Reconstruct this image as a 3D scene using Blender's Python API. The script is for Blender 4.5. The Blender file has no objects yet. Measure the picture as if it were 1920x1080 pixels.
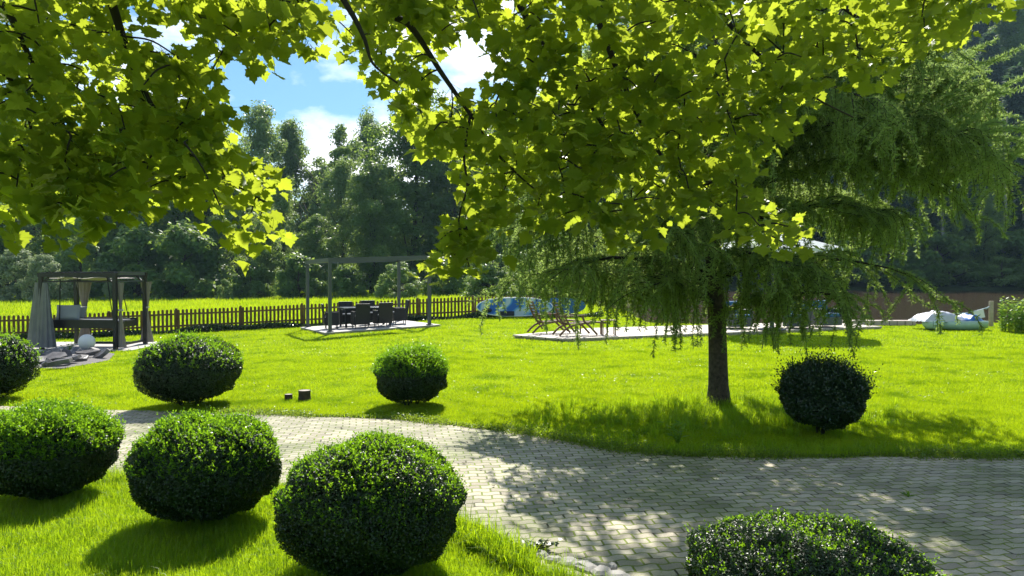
import bpy, math, random
import numpy as np
from mathutils import Vector, Matrix
R = math.radians
random.seed(7); rng = np.random.default_rng(7)
scene = bpy.context.scene
col = scene.collection

# ------------------------------------------------------------------ camera
CAMH = 2.1; F = 1450.0; PITCH = math.atan(35/1450)
cam = bpy.data.cameras.new('camera'); camo = bpy.data.objects.new('camera', cam); col.objects.link(camo)
cam.sensor_width = 36; cam.lens = 36*F/1920; cam.clip_end = 3000; cam.clip_start = .05
camo.location = (0, 0, CAMH); camo.rotation_euler = (R(90)-PITCH, 0, 0)
scene.camera = camo

# ------------------------------------------------------------------ light
SUN_EL = 45; SUN_AZ = 2          # azimuth measured from +Y towards +X
world = bpy.data.worlds.new('World'); scene.world = world; world.use_nodes = True
nt = world.node_tree; nt.nodes.clear()
wo = nt.nodes.new('ShaderNodeOutputWorld'); bg = nt.nodes.new('ShaderNodeBackground')
sky = nt.nodes.new('ShaderNodeTexSky'); sky.sky_type = 'NISHITA'; sky.sun_disc = False
sky.sun_elevation = R(SUN_EL); sky.sun_rotation = R(SUN_AZ); sky.air_density = 1.3; sky.dust_density = .6; sky.ozone_density = 2.5
tc = nt.nodes.new('ShaderNodeTexCoord')
mp = nt.nodes.new('ShaderNodeMapping'); mp.inputs['Scale'].default_value = (1, 1, 2.2); mp.inputs['Location'].default_value = (1.9, .5, .1)
nz = nt.nodes.new('ShaderNodeTexNoise'); nz.inputs['Scale'].default_value = 3.2; nz.inputs['Detail'].default_value = 9; nz.inputs['Roughness'].default_value = .55
cr = nt.nodes.new('ShaderNodeValToRGB'); cr.color_ramp.elements[0].position = .52; cr.color_ramp.elements[1].position = .66
mx = nt.nodes.new('ShaderNodeMix'); mx.data_type = 'RGBA'
mx.inputs['B'].default_value = (19, 19.4, 20, 1)
L = nt.links
L.new(tc.outputs['Generated'], mp.inputs['Vector']); L.new(mp.outputs['Vector'], nz.inputs['Vector'])
dn = nt.nodes.new('ShaderNodeVectorMath'); dn.operation = 'DISTANCE'; dn.inputs[1].default_value = (-.13, .965, .20); L.new(tc.outputs['Generated'], dn.inputs[0])
mr = nt.nodes.new('ShaderNodeMapRange'); mr.inputs['From Min'].default_value = .03; mr.inputs['From Max'].default_value = .17; mr.inputs['To Min'].default_value = .2; mr.inputs['To Max'].default_value = 0
L.new(dn.outputs['Value'], mr.inputs['Value']); adn = nt.nodes.new('ShaderNodeMath'); L.new(nz.outputs['Fac'], adn.inputs[0]); L.new(mr.outputs['Result'], adn.inputs[1])
L.new(adn.outputs[0], cr.inputs['Fac']); L.new(cr.outputs['Color'], mx.inputs['Factor'])
tint = nt.nodes.new('ShaderNodeMix'); tint.data_type = 'RGBA'; tint.blend_type = 'MULTIPLY'; tint.inputs['Factor'].default_value = 1; tint.inputs['B'].default_value = (.62, .96, 1.22, 1)
L.new(sky.outputs['Color'], tint.inputs['A']); L.new(tint.outputs['Result'], mx.inputs['A']); L.new(mx.outputs['Result'], bg.inputs['Color'])
bg.inputs['Strength'].default_value = .055
L.new(bg.outputs['Background'], wo.inputs['Surface'])
sl = bpy.data.lights.new('sun', 'SUN'); sl.energy = 5.0; sl.angle = R(.55); sl.color = (1, .95, .86)
so = bpy.data.objects.new('sun', sl); col.objects.link(so)
sd = Vector((math.sin(R(SUN_AZ))*math.cos(R(SUN_EL)), math.cos(R(SUN_AZ))*math.cos(R(SUN_EL)), math.sin(R(SUN_EL))))
so.rotation_euler = sd.to_track_quat('Z', 'Y').to_euler()
scene.view_settings.view_transform = 'Standard'; scene.view_settings.look = 'None'
scene.view_settings.exposure = .85; scene.view_settings.gamma = 1
scene.render.engine = 'CYCLES'
cy = scene.cycles
cy.max_bounces = 8; cy.diffuse_bounces = 4; cy.glossy_bounces = 2; cy.transmission_bounces = 4; cy.transparent_max_bounces = 8
cy.volume_bounces = 0; cy.caustics_reflective = False; cy.caustics_refractive = False
cy.sample_clamp_indirect = 4

# ------------------------------------------------------------------ terrain height
def sstep(a, b, x):
    t = np.clip((x-a)/(b-a), 0, 1); return t*t*(3-2*t)
def pond_mask(x, y):
    left = 4.5 + .8*np.sin(y*.23) - sstep(40, 60, y)*2
    near = 29.3 + 1.0*np.sin(x*.35+.6)
    far = 93 + 1.5*np.sin(x*.2) + 0*x
    return sstep(0, 2.2, x-left)*sstep(0, 1.8, y-near)*(1-sstep(-2, 2, y-far))
def gz(x, y):
    x = np.asarray(x, float); y = np.asarray(y, float)
    s = -(x+1.2)
    soft = np.where(s > 0, s*s/(s+1.2), 0)
    left = -.037*soft
    left = -.95*(1-np.exp(left/.95*1.35))            # settles at -.95
    left = left + .04*np.sin(x*.11+y*.07)*sstep(34, 50, y)
    nearl = left*sstep(2, 9, y)
    hill_r = 46*sstep(100, 195, y + .12*(x-12))*sstep(-20, 50, x+.05*y)
    hill_l = 16*sstep(110, 240, y)*(1-sstep(-30, 10, x))
    hill_m = 10*sstep(105, 230, y)
    und = .015*np.sin(x*.9+1)*np.sin(y*.7)*sstep(10, 14, y)*(1-sstep(28, 34, y))
    z = nearl + hill_r + np.maximum(hill_l, hill_m) + und
    return z - 1.3*pond_mask(x, y)
def g(x, y): return float(gz(x, y))
cp, sp = math.cos(PITCH), math.sin(PITCH)
def at(px, py, d):                 # point seen at photo pixel (px,py) at distance y=d
    rx = px-960; ry = F*cp+(540-py)*sp; rz = -F*sp+(540-py)*cp
    return Vector((rx/ry*d, d, CAMH+rz/ry*d))
def on_ground(px, py, dz=0):
    d = 8.0
    for _ in range(60):
        rx = px-960; ry = F*cp+(540-py)*sp; rz = -F*sp+(540-py)*cp
        dn = (CAMH-g(rx/ry*d, d)-dz)/(-rz/ry); d = .5*d+.5*dn
    return Vector((rx/ry*d, d, g(rx/ry*d, d)+dz))

# ------------------------------------------------------------------ helpers
def tag(o, label=None, cat=None, group=None, kind=None):
    if label: o['label'] = label
    if cat: o['category'] = cat
    if group: o['group'] = group
    if kind: o['kind'] = kind
    return o
def fast(name, V, Fc, mat, parent=None, smooth=False):
    V = np.asarray(V, dtype=np.float32); Fc = np.asarray(Fc, dtype=np.int32)
    me = bpy.data.meshes.new(name); n, k = Fc.shape
    me.vertices.add(len(V)); me.vertices.foreach_set('co', V.ravel())
    me.loops.add(n*k); me.loops.foreach_set('vertex_index', Fc.ravel())
    me.polygons.add(n); me.polygons.foreach_set('loop_start', np.arange(0, n*k, k, dtype=np.int32))
    me.polygons.foreach_set('loop_total', np.full(n, k, dtype=np.int32))
    if smooth: me.polygons.foreach_set('use_smooth', np.ones(n, dtype=bool))
    me.update(calc_edges=True); me.materials.append(mat)
    o = bpy.data.objects.new(name, me); col.objects.link(o)
    if parent: o.parent = parent
    return o
class MB:
    def __init__(s): s.v = []; s.f = []; s.sm = []
    def add(s, vs, fs, smooth=False):
        b = len(s.v); s.v += [tuple(v) for v in vs]; s.f += [tuple(i+b for i in f) for f in fs]; s.sm += [smooth]*len(fs); return s
    def box(s, c, size, rot=None, bev=0):
        hx, hy, hz = size[0]/2, size[1]/2, size[2]/2
        vs = [Vector((a*hx, b*hy, e*hz)) for a in (-1, 1) for b in (-1, 1) for e in (-1, 1)]
        if rot is not None:
            m = rot if isinstance(rot, Matrix) else Matrix.Rotation(rot, 3, 'Z')
            vs = [m @ v for v in vs]
        c = Vector(c); vs = [v+c for v in vs]
        return s.add(vs, [(0, 1, 3, 2), (4, 6, 7, 5), (0, 4, 5, 1), (2, 3, 7, 6), (0, 2, 6, 4), (1, 5, 7, 3)])
    def beam(s, a, b, w, h, up=(0, 0, 1)):
        a = Vector(a); b = Vector(b); d = (b-a); Ln = d.length; d.normalize()
        up = Vector(up); side = d.cross(up)
        if side.length < 1e-4: side = d.cross(Vector((0, 1, 0)))
        side.normalize(); u = side.cross(d)
        m = Matrix((d, side, u)).transposed()
        return s.box((a+b)/2, (Ln, w, h), m)
    def tube(s, pts, rad, n=8, caps=True):
        pts = [Vector(p) for p in pts]; k = len(pts)
        if not hasattr(rad, '__len__'): rad = [rad]*k
        vs = []; fr = None
        for i, p in enumerate(pts):
            t = (pts[min(i+1, k-1)]-pts[max(i-1, 0)]).normalized()
            if fr is None:
                a = Vector((0, 0, 1)) if abs(t.z) < .9 else Vector((1, 0, 0))
                fr = t.cross(a).normalized()
            else:
                fr = (fr - t*fr.dot(t)).normalized()
            bn = t.cross(fr)
            for j in range(n):
                an = 2*math.pi*j/n; vs.append(p+(fr*math.cos(an)+bn*math.sin(an))*rad[i])
        fs = [(i*n+j, i*n+(j+1) % n, (i+1)*n+(j+1) % n, (i+1)*n+j) for i in range(k-1) for j in range(n)]
        b = len(s.v); s.add(vs, fs, True)
        if caps: s.f += [tuple(b+j for j in reversed(range(n))), tuple(b+(k-1)*n+j for j in range(n))]; s.sm += [False]*2
        return s
    def lathe(s, c, prof, n=24):
        c = Vector(c); vs = []
        for r, z in prof:
            for j in range(n):
                an = 2*math.pi*j/n; vs.append(c+Vector((r*math.cos(an), r*math.sin(an), z)))
        k = len(prof)
        return s.add(vs, [(i*n+j, i*n+(j+1) % n, (i+1)*n+(j+1) % n, (i+1)*n+j) for i in range(k-1) for j in range(n)], True)
    def prism(s, poly, z0, z1):
        n = len(poly)
        vs = [(p[0], p[1], z0(p) if callable(z0) else z0) for p in poly]+[(p[0], p[1], z1(p) if callable(z1) else z1) for p in poly]
        return s.add(vs, [tuple(reversed(range(n))), tuple(range(n, 2*n))]+[(i, (i+1) % n, n+(i+1) % n, n+i) for i in range(n)])
    def build(s, name, mat, parent=None, bevel=0):
        me = bpy.data.meshes.new(name); me.from_pydata(s.v, [], s.f); me.update()
        me.polygons.foreach_set('use_smooth', s.sm); me.materials.append(mat)
        o = bpy.data.objects.new(name, me); col.objects.link(o)
        if parent:
            o.parent = parent
        if bevel:
            m = o.modifiers.new('bevel', 'BEVEL'); m.width = bevel; m.segments = 2; m.limit_method = 'ANGLE'
        return o
def empty(name, loc=(0, 0, 0), rz=0):
    o = bpy.data.objects.new(name, None); col.objects.link(o); o.location = loc; o.rotation_euler = (0, 0, rz); o.empty_display_size = .2
    return o
def kids(o): return [c for c in bpy.data.objects if c.parent == o]
def copy_tree(o, parent=None):
    ch = kids(o)
    c = o.copy(); col.objects.link(c); c.parent = parent
    for k in ch: copy_tree(k, c)
    return c
def curve(pts, n=12):              # Catmull-Rom through points
    P = [Vector(p) for p in pts]; P = [2*P[0]-P[1]]+P+[2*P[-1]-P[-2]]; out = []
    for i in range(1, len(P)-2):
        for k in range(n):
            t = k/n; a, b, c, d = P[i-1], P[i], P[i+1], P[i+2]
            out.append(.5*((2*b)+(c-a)*t+(2*a-5*b+4*c-d)*t*t+(-a+3*b-3*c+d)*t**3))
    out.append(P[-2]); return out

# ------------------------------------------------------------------ materials
def newmat(name):
    m = bpy.data.materials.new(name); m.use_nodes = True; n = m.node_tree
    return m, n, n.nodes['Principled BSDF'], n.links
def rampn(n, stops):
    r = n.nodes.new('ShaderNodeValToRGB'); e = r.color_ramp.elements
    while len(e) < len(stops): e.new(.5)
    for i, (p, c) in enumerate(stops): e[i].position = p; e[i].color = (*c, 1)
    return r
def noise(n, scale, detail=4, vec=None, rough=.5):
    t = n.nodes.new('ShaderNodeTexNoise'); t.inputs['Scale'].default_value = scale; t.inputs['Detail'].default_value = detail; t.inputs['Roughness'].default_value = rough
    if vec is not None: n.links.new(vec, t.inputs['Vector'])
    return t
def plain(name, c, rough=.7, c2=None, scale=8, bump=0, spec=.4, metal=0, obj=True):
    m, n, b, l = newmat(name); b.inputs['Roughness'].default_value = rough; b.inputs['Specular IOR Level'].default_value = spec; b.inputs['Metallic'].default_value = metal
    tcx = n.nodes.new('ShaderNodeTexCoord')
    t = noise(n, scale, 6, tcx.outputs['Object'])
    c2 = c2 or tuple(x*.72 for x in c)
    r = rampn(n, [(.3, c2), (.7, c)]); l.new(t.outputs['Fac'], r.inputs['Fac']); l.new(r.outputs['Color'], b.inputs['Base Color'])
    if bump:
        bp = n.nodes.new('ShaderNodeBump'); bp.inputs['Strength'].default_value = bump; bp.inputs['Distance'].default_value = .02
        l.new(t.outputs['Fac'], bp.inputs['Height']); l.new(bp.outputs['Normal'], b.inputs['Normal'])
    return m
def leafmat(name, c1, c2, trans, tw=.5, rough=.45, spec=.35, clump=0, c3=None, patch=None):
    """leaf: colour varies leaf by leaf between c1 and c2; transmits light"""
    m, n, b, l = newmat(name)
    ge = n.nodes.new('ShaderNodeNewGeometry')
    r = rampn(n, [(0, c1), (.75, c2), (1, c3 or c2)]); l.new(ge.outputs['Random Per Island'], r.inputs['Fac'])
    def patched(sock):
        if not patch: return sock
        tcp = n.nodes.new('ShaderNodeTexCoord'); pa = noise(n, patch[0], 5, tcp.outputs['Object'], .65); pr = rampn(n, [(.34, patch[1]), (.5, (.93, .95, .9)), (.66, patch[2])])
        l.new(pa.outputs['Fac'], pr.inputs['Fac']); k = n.nodes.new('ShaderNodeMix'); k.data_type = 'RGBA'; k.blend_type = 'MULTIPLY'; k.inputs['Factor'].default_value = 1
        l.new(sock, k.inputs['A']); l.new(pr.outputs['Color'], k.inputs['B']); return k.outputs['Result']
    l.new(patched(r.outputs['Color']), b.inputs['Base Color'])
    b.inputs['Roughness'].default_value = rough; b.inputs['Specular IOR Level'].default_value = spec
    tr = n.nodes.new('ShaderNodeBsdfTranslucent')
    mxc = n.nodes.new('ShaderNodeMix'); mxc.data_type = 'RGBA'; mxc.blend_type = 'MIX'
    mxc.inputs['A'].default_value = (*trans, 1); mxc.inputs['B'].default_value = (*[x*.62 for x in trans], 1)
    l.new(ge.outputs['Random Per Island'], mxc.inputs['Factor']); l.new(patched(mxc.outputs['Result']), tr.inputs['Color'])
    ms = n.nodes.new('ShaderNodeMixShader'); ms.inputs['Fac'].default_value = tw
    l.new(b.outputs['BSDF'], ms.inputs[1]); l.new(tr.outputs['BSDF'], ms.inputs[2])
    l.new(ms.outputs['Shader'], n.nodes['Material Output'].inputs['Surface'])
    return m

M = {}
M['maple'] = leafmat('maple_leaf', (.007, .032, .005), (.016, .058, .009), (.77, .93, .06), tw=.42, rough=.42, spec=.3, c3=(.05, .08, .012))
M['box'] = leafmat('box_leaf', (.005, .020, .004), (.012, .038, .006), (.08, .20, .010), tw=.11, rough=.42, spec=.42, c3=(.028, .075, .010))
M['box_shoot'] = leafmat('box_shoot_leaf', (.03, .10, .006), (.07, .18, .012), (.42, .75, .02), tw=.5, rough=.35, spec=.45)
M['privet'] = leafmat('dark_shrub_leaf', (.010, .03, .010), (.022, .055, .018), (.08, .18, .02), tw=.18, rough=.32, spec=.55)
M['larch'] = leafmat('larch_needle', (.06, .11, .03), (.11, .18, .05), (.52, .70, .16), tw=.47, rough=.6, spec=.2)
M['larch_tip'] = leafmat('sunlit_young_larch_needle', (.10, .19, .05), (.16, .27, .08), (.50, .68, .18), tw=.48, rough=.6, spec=.2)  # young needles run paler; sunlight on them is also put into the colour
M['decid'] = leafmat('broad_leaf', (.045, .105, .025), (.085, .17, .035), (.40, .56, .09), tw=.48, rough=.42, spec=.3, c3=(.14, .24, .06))
M['decid2'] = leafmat('pale_broad_leaf', (.09, .17, .04), (.15, .25, .07), (.46, .62, .13), tw=.4, rough=.45, spec=.3, c3=(.2, .27, .12))
M['willow'] = leafmat('willow_leaf', (.16, .22, .10), (.26, .33, .17), (.42, .52, .22), tw=.4, rough=.5, spec=.25, c3=(.34, .40, .24))
M['spruce'] = leafmat('spruce_needle', (.022, .06, .035), (.05, .11, .06), (.16, .28, .10), tw=.3, rough=.6, spec=.2)
M['grass'] = leafmat('grass_blade', (.14, .26, .005), (.24, .38, .010), (.62, .78, .010), tw=.55, rough=.5, spec=.2, c3=(.42, .48, .05), patch=(1.3, (.42, .55, .5), (1.0, 1.0, 1.0)))
M['grass_near'] = leafmat('near_grass_blade', (.08, .20, .006), (.19, .34, .012), (.62, .84, .015), tw=.58, rough=.42, spec=.35, c3=(.40, .45, .12), patch=(5, (.55, .68, .6), (1, 1, 1)))
M['meadow'] = leafmat('meadow_blade', (.14, .28, .008), (.26, .40, .015), (.66, .80, .015), tw=.6, rough=.6, spec=.15, c3=(.36, .42, .06), patch=(.25, (.6, .72, .6), (1, 1, 1)))
M['weed'] = leafmat('weed_leaf', (.08, .2, .02), (.15, .30, .03), (.5, .7, .06), tw=.5, rough=.4)
M['edge_weed'] = leafmat('edge_weed_leaf', (.05, .12, .01), (.14, .22, .03), (.45, .6, .04), tw=.45)
M['bark'] = plain('bark', (.085, .06, .042), .9, (.03, .022, .016), 14, .9)
M['larch_bark'] = plain('larch_bark', (.11, .085, .06), .9, (.035, .028, .02), 22, 1.0)
M['twig'] = plain('dark_twig', (.02, .018, .012), .9)
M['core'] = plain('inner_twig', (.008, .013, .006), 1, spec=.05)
M['fence'] = plain('fence_wood', (.16, .095, .035), .8, (.09, .052, .018), 5)
M['fence_top'] = M['fence']
M['anthracite'] = plain('anthracite_metal', (.075, .088, .092), .4, (.06, .07, .075), 3)
M['dark_frame'] = plain('dark_brown_frame', (.025, .022, .024), .4)
M['curtain'] = plain('grey_curtain', (.20, .20, .20), .9, (.15, .15, .155), 3)
M['curtain_b'] = plain('taupe_curtain', (.27, .235, .21), .9, (.21, .185, .165), 3)
M['pillow'] = plain('grey_pillow', (.36, .38, .40), .9, (.30, .32, .34), 3)
M['mattress'] = plain('navy_mattress', (.02, .025, .04), .7)
M['canopy'] = plain('beige_canopy', (.50, .46, .38), .9)
M['rope'] = plain('dark_rope', (.02, .02, .022), .9)
M['slab'] = plain('pale_slab', (.50, .47, .44), .75, (.40, .38, .35), 3, .1)
M['slate'] = plain('grey_slate', (.17, .155, .155), .5, (.05, .045, .045), 6, .4)
M['gravel'] = plain('gravel', (.26, .24, .23), .9, (.10, .09, .09), 60, .8)
M['rattan'] = plain('black_rattan', (.018, .017, .018), .5, (.01, .01, .01), 60, .5)
M['table'] = plain('table_glass', (.30, .32, .34), .15, spec=.8)
M['chair_leg'] = plain('chair_aluminium', (.12, .12, .12), .4)
M['sup_rim'] = plain('white_board_rim', (.72, .76, .80), .4, (.66, .70, .75), 3)
M['teak'] = plain('weathered_teak', (.20, .13, .075), .7, (.13, .08, .045), 12)
M['pole_post'] = plain('pale_post_wood', (.42, .36, .26), .8, (.32, .27, .18), 9)
M['hull'] = plain('pale_green_hull', (.42, .58, .50), .4, (.36, .50, .43), 3)
M['rope_b'] = plain('blue_white_rope', (.50, .62, .72), .8)
M['sign'] = plain('white_sign', (.78, .76, .80), .5, (.74, .72, .76), 3)
M['ball'] = plain('white_ball_plastic', (.78, .78, .76), .35, (.74, .74, .72), 3)
M['white'] = plain('white_paint', (.7, .72, .72), .5)
M['blue'] = plain('blue_fabric', (.04, .14, .32), .7)
M['stone'] = plain('edge_stone', (.40, .38, .36), .8, (.26, .25, .23), 7, .5)
M['stump_top'] = plain('cut_wood', (.38, .33, .26), .7, (.28, .24, .18), 20)

# translucent white parasol cloth
m, n, b, l = newmat('parasol_cloth'); b.inputs['Base Color'].default_value = (.62, .66, .70, 1); b.inputs['Roughness'].default_value = .8
tr = n.nodes.new('ShaderNodeBsdfTranslucent'); tr.inputs['Color'].default_value = (.6, .68, .74, 1); ms = n.nodes.new('ShaderNodeMixShader'); ms.inputs['Fac'].default_value = .4
l.new(b.outputs['BSDF'], ms.inputs[1]); l.new(tr.outputs['BSDF'], ms.inputs[2]); l.new(ms.outputs['Shader'], n.nodes['Material Output'].inputs['Surface']); M['parasol'] = m

# soil + grass ground
m, n, b, l = newmat('lawn_ground'); b.inputs['Roughness'].default_value = 1; b.inputs['Specular IOR Level'].default_value = .05
tcx = n.nodes.new('ShaderNodeTexCoord')
t1 = noise(n, 1.1, 6, tcx.outputs['Object'], .6); t2 = noise(n, 34, 5, tcx.outputs['Object'], .7)
r1 = rampn(n, [(.3, (.16, .26, .006)), (.55, (.27, .38, .008)), (.75, (.38, .44, .02))]); r2 = rampn(n, [(.3, (.55, .6, .5)), (.62, (1, 1, 1))])
l.new(t1.outputs['Fac'], r1.inputs['Fac']); l.new(t2.outputs['Fac'], r2.inputs['Fac'])
mm = n.nodes.new('ShaderNodeMix'); mm.data_type = 'RGBA'; mm.blend_type = 'MULTIPLY'; mm.inputs['Factor'].default_value = 1
l.new(r1.outputs['Color'], mm.inputs['A']); l.new(r2.outputs['Color'], mm.inputs['B']); l.new(mm.outputs['Result'], b.inputs['Base Color'])
bp = n.nodes.new('ShaderNodeBump'); bp.inputs['Strength'].default_value = .6; bp.inputs['Distance'].default_value = .03; l.new(t2.outputs['Fac'], bp.inputs['Height']); l.new(bp.outputs['Normal'], b.inputs['Normal'])
M['ground'] = m
M['forest_floor'] = plain('forest_floor', (.035, .055, .02), 1, (.015, .025, .01), .5, spec=.05)

# wavy interlocking pavers
def paver_material():
    m, n, b, l = newmat('wavy_pavers')
    tcx = n.nodes.new('ShaderNodeTexCoord')
    mpn = n.nodes.new('ShaderNodeMapping'); mpn.inputs['Rotation'].default_value = (0, 0, R(-7)); l.new(tcx.outputs['Object'], mpn.inputs['Vector'])
    wob = noise(n, .35, 2, tcx.outputs['Object'])
    sep = n.nodes.new('ShaderNodeSeparateXYZ'); l.new(mpn.outputs['Vector'], sep.inputs[0])
    def math_(op, a, bb=None, c=None):
        k = n.nodes.new('ShaderNodeMath'); k.operation = op
        for i, v in enumerate((a, bb, c)):
            if v is None: continue
            if isinstance(v, (int, float)): k.inputs[i].default_value = v
            else: l.new(v, k.inputs[i])
        return k.outputs[0]
    LU, LV = .178, .108
    u = math_('ADD', sep.outputs['X'], math_('MULTIPLY', wob.outputs['Fac'], .25))
    v0 = math_('ADD', sep.outputs['Y'], math_('MULTIPLY', wob.outputs['Fac'], .35))
    ph = math_('MULTIPLY', u, 2*math.pi/LU)
    v = math_('ADD', v0, math_('MULTIPLY', math_('SINE', ph), .012))
    cmb = n.nodes.new('ShaderNodeCombineXYZ'); l.new(u, cmb.inputs[0]); l.new(v, cmb.inputs[1])
    br = n.nodes.new('ShaderNodeTexBrick'); l.new(cmb.outputs[0], br.inputs['Vector'])
    br.inputs['Scale'].default_value = 1; br.inputs['Brick Width'].default_value = LU; br.inputs['Row Height'].default_value = LV
    br.inputs['Mortar Size'].default_value = .009; br.inputs['Mortar Smooth'].default_value = .3; br.offset = .5
    br.inputs['Color1'].default_value = (.33, .30, .25, 1); br.inputs['Color2'].default_value = (.55, .505, .42, 1); br.inputs['Mortar'].default_value = (.05, .05, .035, 1)
    # moss in the joints, patchy
    nm = noise(n, 5, 5, tcx.outputs['Object'], .6); nf = noise(n, 70, 4, tcx.outputs['Object'], .7); nl = noise(n, .9, 4, tcx.outputs['Object'])
    moss = rampn(n, [(.38, (.07, .065, .04)), (.47, (.20, .26, .03))]); l.new(nm.outputs['Fac'], moss.inputs['Fac'])
    mort = n.nodes.new('ShaderNodeMix'); mort.data_type = 'RGBA'; l.new(br.outputs['Fac'], mort.inputs['Factor']); l.new(br.outputs['Color'], mort.inputs['A']); l.new(moss.outputs['Color'], mort.inputs['B'])
    st = rampn(n, [(.3, (.72, .72, .70)), (.7, (1.12, 1.1, 1.05))]); l.new(nf.outputs['Fac'], st.inputs['Fac'])
    mu = n.nodes.new('ShaderNodeMix'); mu.data_type = 'RGBA'; mu.blend_type = 'MULTIPLY'; mu.inputs['Factor'].default_value = 1; l.new(mort.outputs['Result'], mu.inputs['A']); l.new(st.outputs['Color'], mu.inputs['B'])
    pt = rampn(n, [(.36, (.62, .68, .52)), (.5, (.92, .93, .86)), (.66, (1.06, 1.03, .98))]); l.new(nl.outputs['Fac'], pt.inputs['Fac'])
    mu2 = n.nodes.new('ShaderNodeMix'); mu2.data_type = 'RGBA'; mu2.blend_type = 'MULTIPLY'; mu2.inputs['Factor'].default_value = 1; l.new(mu.outputs['Result'], mu2.inputs['A']); l.new(pt.outputs['Color'], mu2.inputs['B'])
    l.new(mu2.outputs['Result'], b.inputs['Base Color']); b.inputs['Roughness'].default_value = .8; b.inputs['Specular IOR Level'].default_value = .3
    hh = math_('SUBTRACT', math_('MULTIPLY', nf.outputs['Fac'], .18), br.outputs['Fac'])
    bp = n.nodes.new('ShaderNodeBump'); bp.inputs['Strength'].default_value = .9; bp.inputs['Distance'].default_value = .012; l.new(hh, bp.inputs['Height']); l.new(bp.outputs['Normal'], b.inputs['Normal'])
    return m
M['pavers'] = paver_material()
# brown pond water
m, n, b, l = newmat('pond_water'); b.inputs['Base Color'].default_value = (.055, .036, .022, 1); b.inputs['Roughness'].default_value = .12; b.inputs['Specular IOR Level'].default_value = .35
tcx = n.nodes.new('ShaderNodeTexCoord'); sk = noise(n, 9, 1, tcx.outputs['Object']); skr = rampn(n, [(.70, (.055, .036, .022)), (.74, (.22, .20, .13))]); l.new(sk.outputs['Fac'], skr.inputs['Fac']); l.new(skr.outputs['Color'], b.inputs['Base Color']); t = noise(n, 2.2, 4, tcx.outputs['Object']); bp = n.nodes.new('ShaderNodeBump'); bp.inputs['Strength'].default_value = .12; bp.inputs['Distance'].default_value = .05
l.new(t.outputs['Fac'], bp.inputs['Height']); l.new(bp.outputs['Normal'], b.inputs['Normal']); M['water'] = m
# deck boards
def boards(name, c1, c2, w, ang):
    m, n, b, l = newmat(name); tcx = n.nodes.new('ShaderNodeTexCoord'); mpn = n.nodes.new('ShaderNodeMapping'); mpn.inputs['Rotation'].default_value = (0, 0, ang)
    l.new(tcx.outputs['Object'], mpn.inputs['Vector'])
    br = n.nodes.new('ShaderNodeTexBrick'); l.new(mpn.outputs['Vector'], br.inputs['Vector']); br.inputs['Scale'].default_value = 1; br.inputs['Brick Width'].default_value = 3; br.inputs['Row Height'].default_value = w
    br.inputs['Mortar Size'].default_value = .006; br.inputs['Color1'].default_value = (*c1, 1); br.inputs['Color2'].default_value = (*c2, 1); br.inputs['Mortar'].default_value = (.05, .04, .03, 1)
    l.new(br.outputs['Color'], b.inputs['Base Color']); b.inputs['Roughness'].default_value = .6
    return m
M['deck'] = boards('pale_deck_boards', (.50, .44, .36), (.42, .36, .29), .14, R(24))
M['deck2'] = boards('pink_deck_boards', (.46, .38, .33), (.38, .32, .28), .14, R(30))
# paddle board print (object coordinates: x along the board, z across)
m, n, b, l = newmat('blue_board_print'); tcx = n.nodes.new('ShaderNodeTexCoord')
wv = n.nodes.new('ShaderNodeTexWave'); wv.inputs['Scale'].default_value = .32; wv.inputs['Distortion'].default_value = 11; wv.inputs['Detail'].default_value = 2; wv.inputs['Detail Scale'].default_value = 1.6; l.new(tcx.outputs['Object'], wv.inputs['Vector'])
r = rampn(n, [(.15, (.015, .11, .42)), (.40, (.05, .22, .55)), (.62, (.20, .38, .52)), (.8, (.42, .52, .58))]); r.color_ramp.interpolation = 'CONSTANT'
l.new(wv.outputs['Fac'], r.inputs['Fac']); l.new(r.outputs['Color'], b.inputs['Base Color']); b.inputs['Roughness'].default_value = .35; M['board'] = m
# boat tarp silver -> blue
m, n, b, l = newmat('boat_tarp'); tcx = n.nodes.new('ShaderNodeTexCoord'); se = n.nodes.new('ShaderNodeSeparateXYZ'); l.new(tcx.outputs['Object'], se.inputs[0])
r = rampn(n, [(.0, (.50, .52, .56)), (.56, (.50, .52, .56)), (.62, (.03, .13, .38)), (1, (.04, .16, .42))])
ad = n.nodes.new('ShaderNodeMath'); ad.operation = 'MULTIPLY_ADD'; ad.inputs[1].default_value = .3; ad.inputs[2].default_value = .5; l.new(se.outputs['X'], ad.inputs[0]); l.new(ad.outputs[0], r.inputs['Fac'])
l.new(r.outputs['Color'], b.inputs['Base Color']); b.inputs['Roughness'].default_value = .4; M['tarp'] = m

# ------------------------------------------------------------------ ground sheet
def axis(parts):
    out = []
    for a, b_, s_ in parts: out += list(np.arange(a, b_, s_))
    return np.array(out+[parts[-1][1]])
xs = axis([(-260, -200, 20), (-200, -60, 8), (-60, -14, 1.5), (-14, 10, .4), (10, 40, .8), (40, 80, 2.5), (80, 260, 10)])
ys = axis([(-60, -20, 10), (-20, 0, 2), (0, 34, .4), (34, 100, 1.0), (100, 200, 5), (200, 320, 20)])
X, Y = np.meshgrid(xs, ys); Z = gz(X, Y)
nx, ny = len(xs), len(ys)
def grid_faces(nx, ny):
    i, j = np.meshgrid(np.arange(nx-1), np.arange(ny-1)); a = (j*nx+i).ravel()
    return np.stack([a, a+1, a+nx+1, a+nx], 1)
ground = fast('ground', np.stack([X.ravel(), Y.ravel(), Z.ravel()], 1), grid_faces(nx, ny), M['ground'], smooth=True); tag(ground, kind='structure')
ground.data.materials.append(M['forest_floor'])
fc = grid_faces(nx, ny); cyy = Y.ravel()[fc].mean(1); cxx = X.ravel()[fc].mean(1)
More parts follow.
